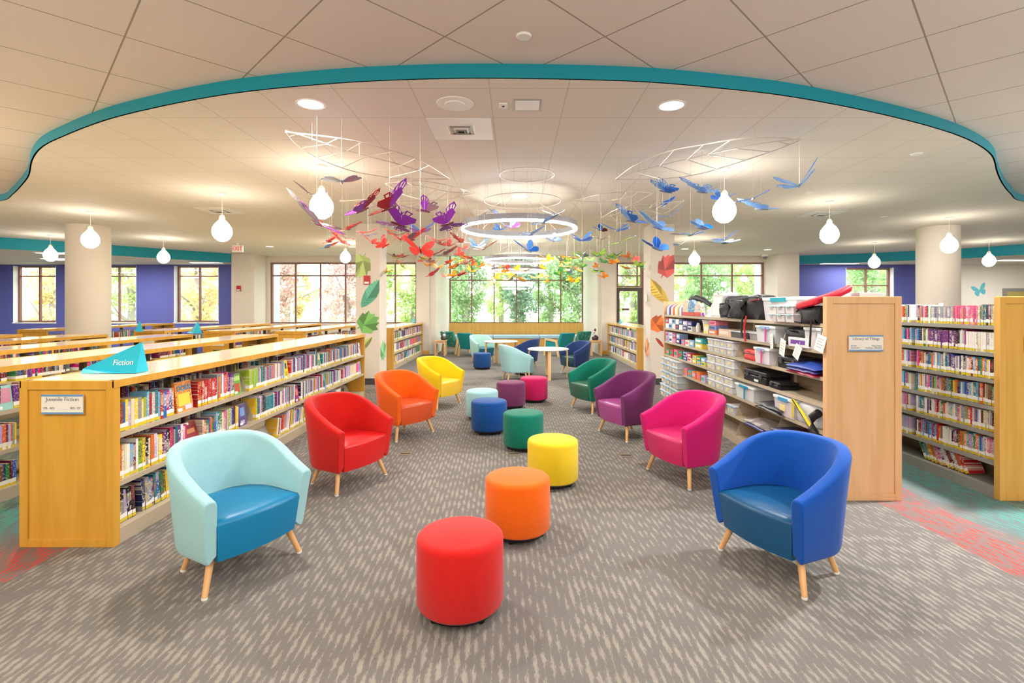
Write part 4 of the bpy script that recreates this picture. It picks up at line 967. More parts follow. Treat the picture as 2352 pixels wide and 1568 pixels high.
lidded_bin(yu(1762), ZS[1], .4, .17, .25, 'clear lidded bin with pink strap on the second shelf', 'larger clear bins', (130, 180, 214), False, (226, 226, 222), strap=(200, 70, 160), x=-.03)
lidded_bin(yu(1753), ZS[2], .32, .165, .25, 'clear lidded bin with pink strap on the third shelf', 'larger clear bins', (130, 180, 214), False, (226, 210, 220), strap=(214, 70, 140), x=-.03)
lidded_bin(4.35, ZS[1], .24, .185, .22, 'tall clear tub with pink contents on the second shelf', 'larger clear bins', None, False, (230, 170, 150), x=-.01)
lidded_bin(yu(1802), ZS[4], .36, .18, .24, 'clear bin of pink cards with blue latches on the fifth shelf', 'larger clear bins', (60, 150, 200), True, (224, 110, 120), x=-.02)
lidded_bin(yu(1786), ZS[0], .62, .235, .26, 'large clear bin with teal latch on the top shelf', 'larger clear bins', (0, 150, 170), False, (230, 200, 196))
lidded_bin(4.45, ZS[0], .38, .26, .2, 'clear bin behind the red bag on the top shelf', 'larger clear bins', None, False, (206, 196, 176), x=.34)
# stacked craft cases before the large clear bin
for r_ in range(2):
    for i in range(3):
        lidded_bin(yu(1790)-.0-i*.155, ZS[0]+r_*.078, .14, .074, .1, f'small bead case, {ordn(i+1)} from left in the {["lower","upper"][r_]} row before the big bin', 'small bead cases', (150, 206, 206), False, ((200,90,80),(226,196,120),(214,150,150))[(i+r_) % 3], x=-.085)
# bags and soft things
def blob(name, parent, m, w_, d, h, seed, top=.7, lum=.02, n=9, loc=(0, 0, 0)):
    """soft bag: a rounded box with slumped top and creases"""
    rr = random.Random(seed); mb = MB(); N = 26; prof = [(.90, 0), (1, .05), (1.02, .3), (.99, .6), (top+.16, .86), (top, .97), (top*.6, 1.0)]
    vs = []
    for j, (s_, zf) in enumerate(prof):
        for k in range(N):
            a = 2*PI*k/N; c, q = math.cos(a), math.sin(a); e = .45
            x = math.copysign(abs(c)**e, c)*w_/2*s_; y = math.copysign(abs(q)**e, q)*d/2*s_
            j_ = lum*(rr.random()-.5); vs.append((x+j_+loc[0], y+d/2+j_+loc[1], zf*h*(1+.06*(rr.random()-.5))+loc[2]))
    fs = [(j*N+k, j*N+(k+1) % N, (j+1)*N+(k+1) % N, (j+1)*N+k) for j in range(len(prof)-1) for k in range(N)]+[tuple(range(N-1, -1, -1)), tuple((len(prof)-1)*N+k for k in range(N))]
    return mb.add(vs, fs).build(name, m, parent, True, ang=70)
BAGK = mat('black_nylon', (34, 32, 36), .5, .4); BAGR = mat('red_nylon', (196, 16, 44), .5, .4); COR = mat('coral_case', (220, 76, 74), .5); PLB = mat('navy_plaid', (36, 44, 120), .5, .5); YM = mat('yellow_mesh', (226, 206, 40), .5)
t = rt('duffel_bag', 'large black nylon bag with red trim slumped on the top shelf', 'bag', yu(1696), ZS[0])
blob('bag_body', t, BAGK, .94, .25, .27, 3, .84, .05)
blob('flap', t, BAGK, .34, .06, .2, 5, .95, .04, loc=(.0, -.055, .01))
blob('side_pocket', t, BAGK, .24, .05, .17, 6, .9, .03, loc=(-.33, -.045, .01))
for xx, l_ in ((.17, .20), (.25, .24)): MB().tube([(xx, -.035, .04), (xx-.02, -.05, -.08), (xx+.01, -.05, -l_)], .011, 8).build('strap', pal((190, 40, 44)) if xx > .2 else BAGK, t, True)
MB().tube([(.3, -.02, .2), (.48, -.01, .22)], .008, 6).build('piping', pal((150, 40, 50)), t)
t = rt('shoulder_bag', 'red topped bag with black pocket beside the end panel, top shelf', 'bag', 4.235, ZS[0])
m = MB(); pts = [(-.32, -.05, .165), (-.16, -.09, .18), (.0, -.07, .205), (.0, .16, .27), (-.02, .28, .325), (-.1, .29, .325), (-.2, .22, .25), (-.31, .08, .19)]
low = [(x*.98, y*.97, z-.055) for x, y, z in pts]; nn = 8
m.add(pts+low+[(-.1, .16, .275)], [(i, (i+1) % nn, 16) for i in range(nn)]+[(i, nn+i, nn+(i+1) % nn, (i+1) % nn) for i in range(nn)]+[tuple(range(2*nn-1, nn-1, -1))]); m.build('red_top', BAGR, t, True, bevel=.015, segs=2, ang=60)
blob('pocket', t, BAGK, .24, .2, .16, 8, .85, .03, loc=(-.13, -.05, -.01))
MB().tube([(-.24, -.04, .13), (-.33, -.07, .06), (-.3, -.07, .01), (-.2, -.06, .0)], .007, 6).build('strap', BAGK, t, True)
MB().tube([(-.06, -.055, .02), (-.06, -.06, -.1), (-.07, -.06, -.2)], .009, 6).build('buckle_strap', BAGK, t, True)
t = rt('microscope_case', 'black soft bundle lying above the round kits at the far end', 'bag', yu(1588), ZS[0]+.21)
MB().tube([(-.3, .1, .03), (-.1, .1, .06), (.15, .12, .02), (.4, .12, -.05)], .05, 10, r2=.03).build('bundle', BAGK, t, True)
for i in range(4):
    y = yu(1533+i*9.5); c = [(60, 100, 180), (220, 60, 60), (230, 190, 60), (120, 80, 170)][i]
    t = rt('round_kit', f'round-topped {["blue", "red", "yellow", "purple"][i]} kit case on the far top shelf', 'kit', y, ZS[0], 'round-topped kit cases')
    pr = [(0, 0)]+[(.11-.11*math.cos(a), .1+.08*math.sin(a)) for a in [PI*k/8 for k in range(9)]]+[(.22, 0)]; nn = len(pr)
    for j, (xa, xb, mm_) in enumerate(((-.1, -.06, pal(c)), (-.06, .03, pal((236, 226, 214))), (.03, .1, pal(c)))):
        MB().add([(xa, a, b) for a, b in pr]+[(xb, a, b) for a, b in pr], [tuple(range(nn-1, -1, -1)), tuple(range(nn, 2*nn))]+[(i2, (i2+1) % nn, nn+(i2+1) % nn, nn+i2) for i2 in range(nn)]).build('shell' if j == 1 else 'rim', mm_, t, True)
def confetti(nm, c):
    m = mat(nm, c, .5); t = NT(m); v = t.n('ShaderNodeTexVoronoi'); t.l(t.coord(), v.inputs['Vector']); v.inputs['Scale'].default_value = 40
    t.base(t.mix(t.math('GREATER_THAN', t.noise(t.coord(), 25, 2), .55), c, v.outputs['Color'])); return m
for i, (u, c, nm, lab) in enumerate(((1572, (236, 206, 170), 'peach', 'arched cream picture bag with red base'), (1585, (80, 140, 200), 'blue', 'arched blue speckled picture bag'), (1600, (226, 200, 190), 'pinkish', 'pink and orange picture box'))):
    t = rt('picture_bag', lab+' on the top shelf', 'bag', yu(u), ZS[0], 'picture bags')
    pr = [(-.13, 0), (.13, 0)]+[(.13*math.cos(a), .14+(.1 if i < 2 else .05)*math.sin(a)) for a in [PI*k/8 for k in range(9)]]; nn = len(pr)
    MB().add([(a, 0, b) for a, b in pr]+[(a, .06, b) for a, b in pr], [tuple(range(nn)), tuple(range(2*nn-1, nn-1, -1))]+[(k, nn+k, nn+(k+1) % nn, (k+1) % nn) for k in range(nn)]).build('body', confetti('speckle_'+nm, c), t, bevel=.01)
    MB().box(-.125, .125, -.003, 0, .005, .06).build('band', pal((206, 70, 50)), t)
t = rt('framed_board', 'white framed board leaning on the top shelf beside the black bag', 'board', yu(1641), ZS[0]); M = Matrix.Rotation(-.12, 4, 'X')
MB().box(-.16, .16, .0, .02, 0, .3, M=M).build('frame', mat('silver_frame', (206, 204, 200), .4), t); MB().box(-.13, .13, -.002, 0, .03, .27, M=M).build('sheet', WHITE, t)
MB().box(-.02, .35, .06, .07, .01, .33, M=M).build('backing_sheet', mat('pale_blue_sheet', (206, 214, 230), .4), t)
t = rt('bottle', 'small white bottle on the second shelf', 'bottle', yu(1594), ZS[1]); MB().lathe([(.03, 0), (.032, .09), (.02, .105), (.018, .13), (0, .132)], 16, M=Matrix.Translation((0, .05, 0))).build('body', WHITE, t, True)
t = rt('bucket', 'pale grey lidded bucket on the second shelf', 'bucket', yu(1610), ZS[1]); MB().lathe([(.085, 0), (.105, .16), (.112, .165), (.112, .18), (0, .182)], 24, M=Matrix.Translation((0, .12, 0))).build('body', pal((206, 206, 208)), t, True)
for u, w_, h, c, lab in ((1620, .2, .12, (226, 212, 120), 'pale yellow kit box beside the bucket'), (1634, .26, .06, (226, 120, 80), 'orange-red flat box under the pink one'), (1662, .36, .085, (226, 196, 170), 'wide pastel picture box on the second shelf')):
    box_item(yu(u), ZS[1], w_, h, .16, c, lab+', second shelf' if 'second' not in lab else lab, 'small kit boxes', (240, 230, 220))
box_item(yu(1634), ZS[1]+.062, .24, .055, .16, (120, 140, 190), 'blue-grey flat box in the stack on the second shelf', 'small kit boxes', (60, 70, 110)); box_item(yu(1634), ZS[1]+.119, .22, .06, .16, (226, 130, 160), 'pink box topping the stack on the second shelf', 'small kit boxes', (190, 60, 80))
lidded_bin(yu(1690), ZS[1], .4, .08, .22, 'low dark grey tray on the second shelf', 'larger clear bins', None, False, None, body=pal((90, 88, 92))); lidded_bin(yu(1728), ZS[1], .2, .085, .2, 'low grey tub on the second shelf', 'larger clear bins', None, False, None, body=pal((150, 150, 152)))
def soft_case(u, lv, w_, h, d, m, lab, seed, lid=None):
    t = rt('soft_case', lab, 'case', yu(u), ZS[lv], 'zip cases'); blob('body', t, m, w_, d, h, seed, .86, .01)
    MB().tube([(-w_*.42, -.004, h*.62), (w_*.42, -.004, h*.62)], .005, 6).build('zip', BLACK, t); MB().tube([(-.04, .0, h*.8), (-.03, -.03, h*.86), (.03, -.03, h*.86), (.04, .0, h*.8)], .007, 6).build('handle', m, t, True)
soft_case(1718, 2, .32, .12, .2, COR, 'coral red zip case on the third shelf', 11); soft_case(1822, 1, .42, .17, .22, BAGK, 'black soft case behind the tags on the second shelf', 12)
soft_case(1822, 1, .01, .01, .01, BAGK, 'x', 1) if 0 else None
box_item(yu(1836), ZS[1], .34, .085, .08, (226, 224, 226), 'white and purple box before the black case, second shelf', 'small kit boxes', (110, 60, 150), x=-.02)
def hard_case(u, lv, w_, h, d, lab, labelled):
    t = rt('tool_case', lab, 'case', yu(u), ZS[lv], 'black hard cases')
    MB().box(-w_/2, w_/2, 0, d, 0, h*.6).build('body', BLACK, t, bevel=.01); MB().box(-w_/2, w_/2, 0, d, h*.62, h).build('lid', mat('dark_lid', (40, 38, 42), .4), t, bevel=.01)
    for s_ in (-1, 1): MB().box(s_*w_*.3-.02, s_*w_*.3+.02, -.012, 0, h*.4, h*.8).build('latch', mat('dark_latch', (70, 68, 70), .4), t)
    if labelled: MB().box(.0, .09, -.003, 0, h*.12, h*.3).build('label_card', WHITE, t)
hard_case(1730, 3, .5, .13, .24, 'black hard case with white label on the fourth shelf', True); hard_case(1806, 2, .36, .115, .24, 'black hard case on the third shelf below the tags', False); hard_case(1776, 3, .2, .07, .2, 'small black case at the right of the fourth shelf', False)
def folded(u, lv, cs, w_, lab, seed, x=-.02, dz=0, h0=.035):
    t = rt('folded_kit', lab, 'kit bag', max(yu(u), 4.235+w_*.53), ZS[lv]+dz, 'floppy kit bags'); t.location.x += x; rr = random.Random(seed); z = 0
    for c in cs:
        m = mat('nylon_%02x%02x%02x' % c, c, .35, .6); mb = MB(); NX, NY = 14, 6; h = h0*rr.uniform(.8, 1.2)
        top = {}; vs = []
        for lay in (0, 1):
            for i in range(NX):
                for j in range(NY):
                    fx, fy = i/(NX-1), j/(NY-1); ed = min(1, 4*min(fx, 1-fx, fy+.05, 1.05-fy))
                    zz = z+(h*ed*(1+.5*(rr.random()-.5)) if lay else (-.01 if fy == 0 else 0)+.002)
                    vs.append(((fx-.5)*w_*(1+.05*(rr.random()-.5)), fy*.24-.03*(fy == 0)+.01*(rr.random()-.5), zz))
        q = NX*NY; fs = []
        for i in range(NX-1):
            for j in range(NY-1):
                a, b, c_, d = i*NY+j, (i+1)*NY+j, (i+1)*NY+j+1, i*NY+j+1; fs += [(q+a, q+b, q+c_, q+d), (d, c_, b, a)]
        for i in range(NX-1): fs += [(i*NY, (i+1)*NY, q+(i+1)*NY, q+i*NY), ((i+1)*NY+NY-1, i*NY+NY-1, q+i*NY+NY-1, q+(i+1)*NY+NY-1)]
        for j in range(NY-1): fs += [(j+1, j, q+j, q+j+1), ((NX-1)*NY+j, (NX-1)*NY+j+1, q+(NX-1)*NY+j+1, q+(NX-1)*NY+j)]
        mb.add(vs, fs).build('layer', m, t, True, ang=80); z += h*.9
    return t
folded(1868, 2, [(150, 20, 60), (60, 56, 130), (50, 80, 170)], .46, 'heap of red and blue floppy bags on the third shelf by the end panel', 21)
folded(1855, 5, [(36, 44, 120), (40, 44, 90), (70, 40, 44)], .56, 'wide navy plaid kit bag heap on the sixth shelf by the end panel', 22, h0=.05)
folded(1800, 5, [(30, 60, 150), (180, 20, 40), (60, 60, 80)], .4, 'red and blue kit bag heap on the sixth shelf, left of the plaid', 23, h0=.035)
folded(1770, 4, [(44, 42, 50), (60, 58, 66)], .5, 'black clear-topped kit bag hanging over the fifth shelf lip', 24, h0=.04)
folded(1740, 5, [(40, 48, 130), (150, 140, 136)], .5, 'blue edged grey kit bag on the sixth shelf', 25, h0=.04)
folded(1580, 5, [(40, 50, 140)], .3, 'dark blue folded bag at the far part of the sixth shelf', 26); folded(1605, 5, [(170, 16, 36)], .4, 'red folded bag at the far part of the sixth shelf', 27)
t = rt('mesh_bag', 'yellow trimmed clear mesh bag beside the pink cards bin', 'bag', yu(1850), ZS[4]); blob('pouch', t, CLEARP, .38, .16, .19, 31, .7, .02)
MB().tube([(-.19, -.02, .18), (-.05, -.03, .12), (.1, -.03, .02), (.16, -.02, -.03)], .016, 8).build('yellow_band', YM, t, True); MB().tube([(-.2, -.012, .02), (-.19, -.016, .19)], .012, 8).build('yellow_edge', YM, t, True); MB().tube([(-.17, -.035, .19), (-.02, -.045, .1), (.15, -.04, -.03)], .005, 6).build('black_cord', BLACK, t, True)
t = rt('headset', 'black curved carrying handle piece beside the end panel, fifth shelf', 'kit', 4.29, ZS[4]); MB().tube([(.03, -.02, -.08), (-.02, -.04, .0), (-.01, -.04, .1), (.05, -.02, .15)], .035, 10).build('band', BAGK, t, True)
TAGS = ((1772, 783, 'leftmost, by the pink strapped bin'), (1797, 797, 'second from left, largest'), (1831, 807, 'third from left, tilted'), (1884, 788, 'rightmost, beside the clear tub'))
for i, (u, v, lab) in enumerate(TAGS):
    Y = 2.53*F/(u-CX); p = at(u, v, Y); t = thing('hang_tag', 'white hanging loan tag, '+lab, 'tag', tuple(p), -PI/2+.15*(i-1.5), 'hanging loan tags')
    rot = Matrix.Rotation((-.1, .25, .5, .3)[i], 4, 'Y'); s_ = (.05, .055, .045, .048)[i]
    MB().box(-s_, s_, 0, .002, -s_*1.5, s_*1.4, M=rot).build('card', LABELW, t)
    for k in range(4): MB().box(-s_*.7, s_*(.6-.2*(k % 2)), -.0006, 0, s_*(.7-.5*k), s_*(.78-.5*k), M=rot).build('print', INK, t)
    MB().tube([rot @ Vector((0, .001, s_*1.35)), (0, .03, s_*2.4)], .0015, 5).build('string', WHITE, t)
for u, lv, lab in ((1620, 2, 'third'), (1685, 2, 'third, right of bins'), (1619, 3, 'fourth'), (1688, 3, 'fourth, right of bins'), (1572, 4, 'fifth, far part'), (1620, 4, 'fifth'), (1572, 5, 'sixth, far part'), (1686, 5, 'sixth'), (1776, 5, 'sixth, under kit bags'), (1780, 4, 'fifth, by pink cards'), (1776, 2, 'third, right of strapped bin'), (1686, 6, 'base'), (1772, 6, 'base, nearer part'), (1621, 0, 'top, white, by picture bags')):
    t = rt('shelf_divider', f'beige metal divider on the {lab} shelf' if ',' not in lab else f'beige metal divider on the {lab.split(",")[0]} shelf,{lab.split(",", 1)[1]}', 'divider', yu(u), ZS[lv], 'metal shelf dividers')
    pr = [(0.0, 0), (.28, 0), (.28, .175), (.07, .175)]; m = MB()
    m.add([(0, a, b) for a, b in pr]+[(.003, a, b) for a, b in pr], [(0,1,2,3), (7,6,5,4), (0,4,5,1), (1,5,6,2), (2,6,7,3), (3,7,4,0)]); m.build('plate', TAN if lv else WHITE, t)
    MB().box(.003, .1, .02, .2, 0, .002).build('foot', TAN, t)

# ------------------------------------------------------------------ hanging butterflies and their wire frames
def wirerow(pts, z=3.1): return [Vector((*plane_at(u, v, z), z)) for u, v in pts]
def leaf_frame(lab, up, low, rib, hang, z=3.1):
    t = thing('mobile_frame', lab, 'mobile frame', tuple(wirerow([rib[0]], z)[0]), 0, 'leaf-shaped wire frames'); o = t.location
    U, L_, C = [[p-o for p in smooth_curve(wirerow(q, z), 5)] for q in (up, low, rib)]
    MB().tube(U, .0055, 6).build('outline_wire', STEEL, t, True); MB().tube(L_, .0055, 6).build('outline_wire', STEEL, t, True); MB().tube([p+Vector((0, 0, .012)) for p in C], .005, 6).build('rib_wire', STEEL, t, True)
    m = MB(); kk = len(C)
    for f in (.12, .26, .4, .54, .68, .82):
        c = C[int(f*kk)]; a = U[min(int((f-.04)*len(U)), len(U)-1)]; b = L_[min(int((f-.04)*len(L_)), len(L_)-1)]
        m.tube([a, c+Vector((0, 0, .006)), b], .0045, 6)
    m.build('cross_wires', STEEL, t, True)
    m = MB()
    for f in hang: c = C[int(f*(kk-1))]; m.tube([c, c+Vector((0, 0, LO-z-.014))], .002, 5)
    m.build('hanger_wires', STEEL, t)
leaf_frame('leaf-shaped silver wire frame hanging at the left, nearest', [(655,303),(778,317),(842,330),(945,360),(985,380),(1033,411)], [(655,303),(677,330),(711,354),(751,373),(810,393),(863,403),(913,410),(1033,411)], [(655,303),(700,316),(778,342),(825,356),(910,378),(960,393),(1033,411)], (.2, .5, .8))
leaf_frame('leaf-shaped silver wire frame hanging at the right, nearest', [(1838,322),(1790,316),(1694,319),(1617,332),(1535,348),(1457,380),(1413,412)], [(1838,322),(1780,345),(1729,362),(1647,389),(1575,405),(1500,411),(1413,412)], [(1838,322),(1757,331),(1652,351),(1590,365),(1530,379),(1460,397),(1413,412)], (.2, .5, .8))
leaf_frame('leaf-shaped silver wire frame at the left, farther back', [(884,421),(960,415),(1040,428),(1090,444)], [(884,421),(930,448),(1000,460),(1090,444)], [(884,421),(960,428),(1030,442),(1090,444)], (.3, .7))
leaf_frame('leaf-shaped silver wire frame at the right, farther back', [(1500,443),(1440,440),(1380,446),(1308,462)], [(1500,443),(1450,470),(1382,496),(1308,462)], [(1500,443),(1440,455),(1375,465),(1308,462)], (.3, .7))
leaf_frame('leaf-shaped silver wire frame before the left pillar', [(780,462),(850,458),(930,461),(1000,462)], [(780,462),(840,478),(920,476),(1000,462)], [(780,462),(850,467),(930,468),(1000,462)], (.3, .7), 2.98)
leaf_frame('leaf-shaped silver wire frame before the right pillar', [(1570,462),(1500,468),(1430,476),(1380,500)], [(1570,462),(1520,492),(1450,512),(1380,500)], [(1570,462),(1500,480),(1440,494),(1380,500)], (.3, .7), 2.95)
for (u, v, ru, lab) in ((1210, 402, 63, 'small oval wire hoop under the ceiling, nearest in the middle'), (1200, 462, 88, 'oval wire hoop just above the nearest ring lamp')):
    x, y = plane_at(u, v, 3.1); r_ = ru*y/F; t = thing('wire_hoop', lab, 'mobile frame', (x, y, 3.1), 0, 'wire hoops')
    MB().tube([(r_*math.cos(2*PI*k/48), r_*math.sin(2*PI*k/48), 0) for k in range(48)], .0055, 6, closed=True).build('hoop', STEEL, t, True)
    m = MB()
    for k in range(4): a = .5+k*PI/2; m.tube([(r_*math.cos(a), r_*math.sin(a), 0), (r_*math.cos(a), r_*math.sin(a), LO-3.1-.002)], .002, 5)
    m.build('hanger_wires', STEEL, t)

def acr(nm, c, r_=.25): return mat('acrylic_'+nm, c, r_, .5)
AC = {'purple': acr('purple', (128, 40, 150)), 'dark red': acr('dark_red', (140, 10, 24)), 'dusky': acr('dusky', (120, 84, 96)), 'red': acr('red', (226, 58, 50)), 'brick': acr('brick', (176, 66, 60)), 'coral': acr('coral', (236, 110, 104)), 'blue': acr('blue', (0, 96, 196)), 'sky': acr('sky', (80, 150, 236)), 'clear': CLEARB,
      'orange': acr('orange', (246, 140, 16)), 'amber': acr('amber', (240, 180, 20)), 'brown': acr('brown', (140, 84, 70)), 'green': acr('green', (60, 150, 70)), 'lime': acr('lime', (150, 200, 50)), 'slate': acr('slate', (100, 106, 130)), 'maroon': acr('maroon', (90, 14, 30))}
# wing outlines (x outward from body, y forward), with notches; cut-outs are built as real holes along the rim
FW = [(0, .01), (.06, .12), (.22, .33), (.40, .42), (.50, .40), (.47, .27), (.40, .14), (.30, .04), (.12, -.02), (0, -.03)]
HW = [(0, -.02), (.12, -.02), (.30, .02), (.38, -.06), (.36, -.20), (.26, -.33), (.16, -.34), (.06, -.20), (0, -.10)]
def wing(poly, rim):
    """2 mm acrylic sheet: a solid inner plate joined to a rim frame with open cells between"""
    m = MB(); cx_ = sum(p[0] for p in poly)/len(poly); n_ = len(poly); th = .004
    if not rim:
        return m.prism(poly, 0, th)
    tip = [i for i, p in enumerate(poly) if p[0] > .27]
    inn = [(p[0]*.84+cx_*.16*.6, p[1]*.86) if i in tip else p for i, p in enumerate(poly)]
    inn2 = [((p[0]*.66+.03), p[1]*.72) if i in tip else p for i, p in enumerate(poly)]
    m.prism(inn2, 0, th)
    for i in tip:
        j = (i+1) % n_
        if j in tip: m.prism([poly[i], poly[j], tuple(.76*a+.24*b for a, b in zip(poly[j], inn2[j])), tuple(.76*a+.24*b for a, b in zip(poly[i], inn2[i]))], 0, th)
        q = (.02*(poly[i][1]-inn2[i][1]), -.02*(poly[i][0]-inn2[i][0])); d = math.hypot(poly[i][0]-inn2[i][0], poly[i][1]-inn2[i][1]) or 1
        wd = .014; ax, ay = -(poly[i][1]-inn2[i][1])/d*wd, (poly[i][0]-inn2[i][0])/d*wd
        m.prism([(poly[i][0]+ax, poly[i][1]+ay), (poly[i][0]-ax, poly[i][1]-ay), (inn2[i][0]-ax, inn2[i][1]-ay), (inn2[i][0]+ax, inn2[i][1]+ay)], 0, th)
    return m
WM = {}
def wing_mesh(key, rim, side):
    k = (key, rim, side)
    if k not in WM:
        p = FW if key == 'f' else HW; p = [(side*a, b) for a, b in p]
        if side < 0: p = p[::-1]
        o = wing(FW if key == 'f' else HW, rim)
        o.v = [(side*x, y, z) for x, y, z in o.v]; ob = o.build('w', WHITE); WM[k] = ob.data; bpy.data.objects.remove(ob)
    return WM[k]
BODY = MB().lathe([(0, -.22), (.012, -.2), (.02, -.1), (.026, 0), (.024, .08), (.018, .13), (.02, .16), (.0, .19)], 10, M=Matrix.Rotation(-PI/2, 4, 'X')).build('b', WHITE, smooth=True); BODYM = BODY.data; bpy.data.objects.remove(BODY)
WIRE = MB().tube([(0, 0, 0), (0, 0, 1)], .0012, 4).build('w', STEEL); WIREM = WIRE.data; bpy.data.objects.remove(WIRE)
BF = []
def setm(o, m): o.material_slots[0].link = 'OBJECT'; o.material_slots[0].material = m
PLACED = []
def butterfly(p, s, yaw, pitch, roll, lift, fw, hw, body, rim, desc, zone, top=3.279):
    eye = Vector((0, 0, EYE)); d = p-eye; k = 1.0        # slide along the view ray until clear of its neighbours
    for n_ in range(40):
        q = eye+d*k
        if all((q-o_).length > .36*(s+s2)+.06 for o_, s2 in PLACED) and q.z < 3.05: break
        k *= 1.03 if (n_ % 2 == 0 or 1) and q.z < 3.0 else .9
    p = q; PLACED.append((p, s))
    t = thing('butterfly', '', 'butterfly', tuple(p)); t.rotation_mode = 'XYZ'
    t.rotation_euler = (pitch, roll, yaw)
    for side in (-1, 1):
        for key, m in (('f', fw), ('h', hw)):
            o = bpy.data.objects.new('forewing' if key == 'f' else 'hindwing', wing_mesh(key, rim, side)); COL.objects.link(o); o.parent = t; setm(o, m)
            o.scale = (s, s, 1); o.rotation_euler = (0, -side*lift*(1 if key == 'f' else .8), 0); o.location = (side*.012*s, 0, 0 if key == 'f' else -.003)
    o = bpy.data.objects.new('body', BODYM); COL.objects.link(o); o.parent = t; setm(o, body); o.scale = (s*1.1, s, s*1.1)
    o = bpy.data.objects.new('hanging_wire', WIREM); COL.objects.link(o); o.parent = t
    o.matrix_parent_inverse = Matrix.Identity(4)
    Rm = t.rotation_euler.to_matrix().to_4x4(); o.matrix_local = Rm.inverted() @ Matrix.Diagonal((1, 1, top-p[2], 1))
    BF.append((t, desc, zone, p.x*F/p.y+CX)); return t
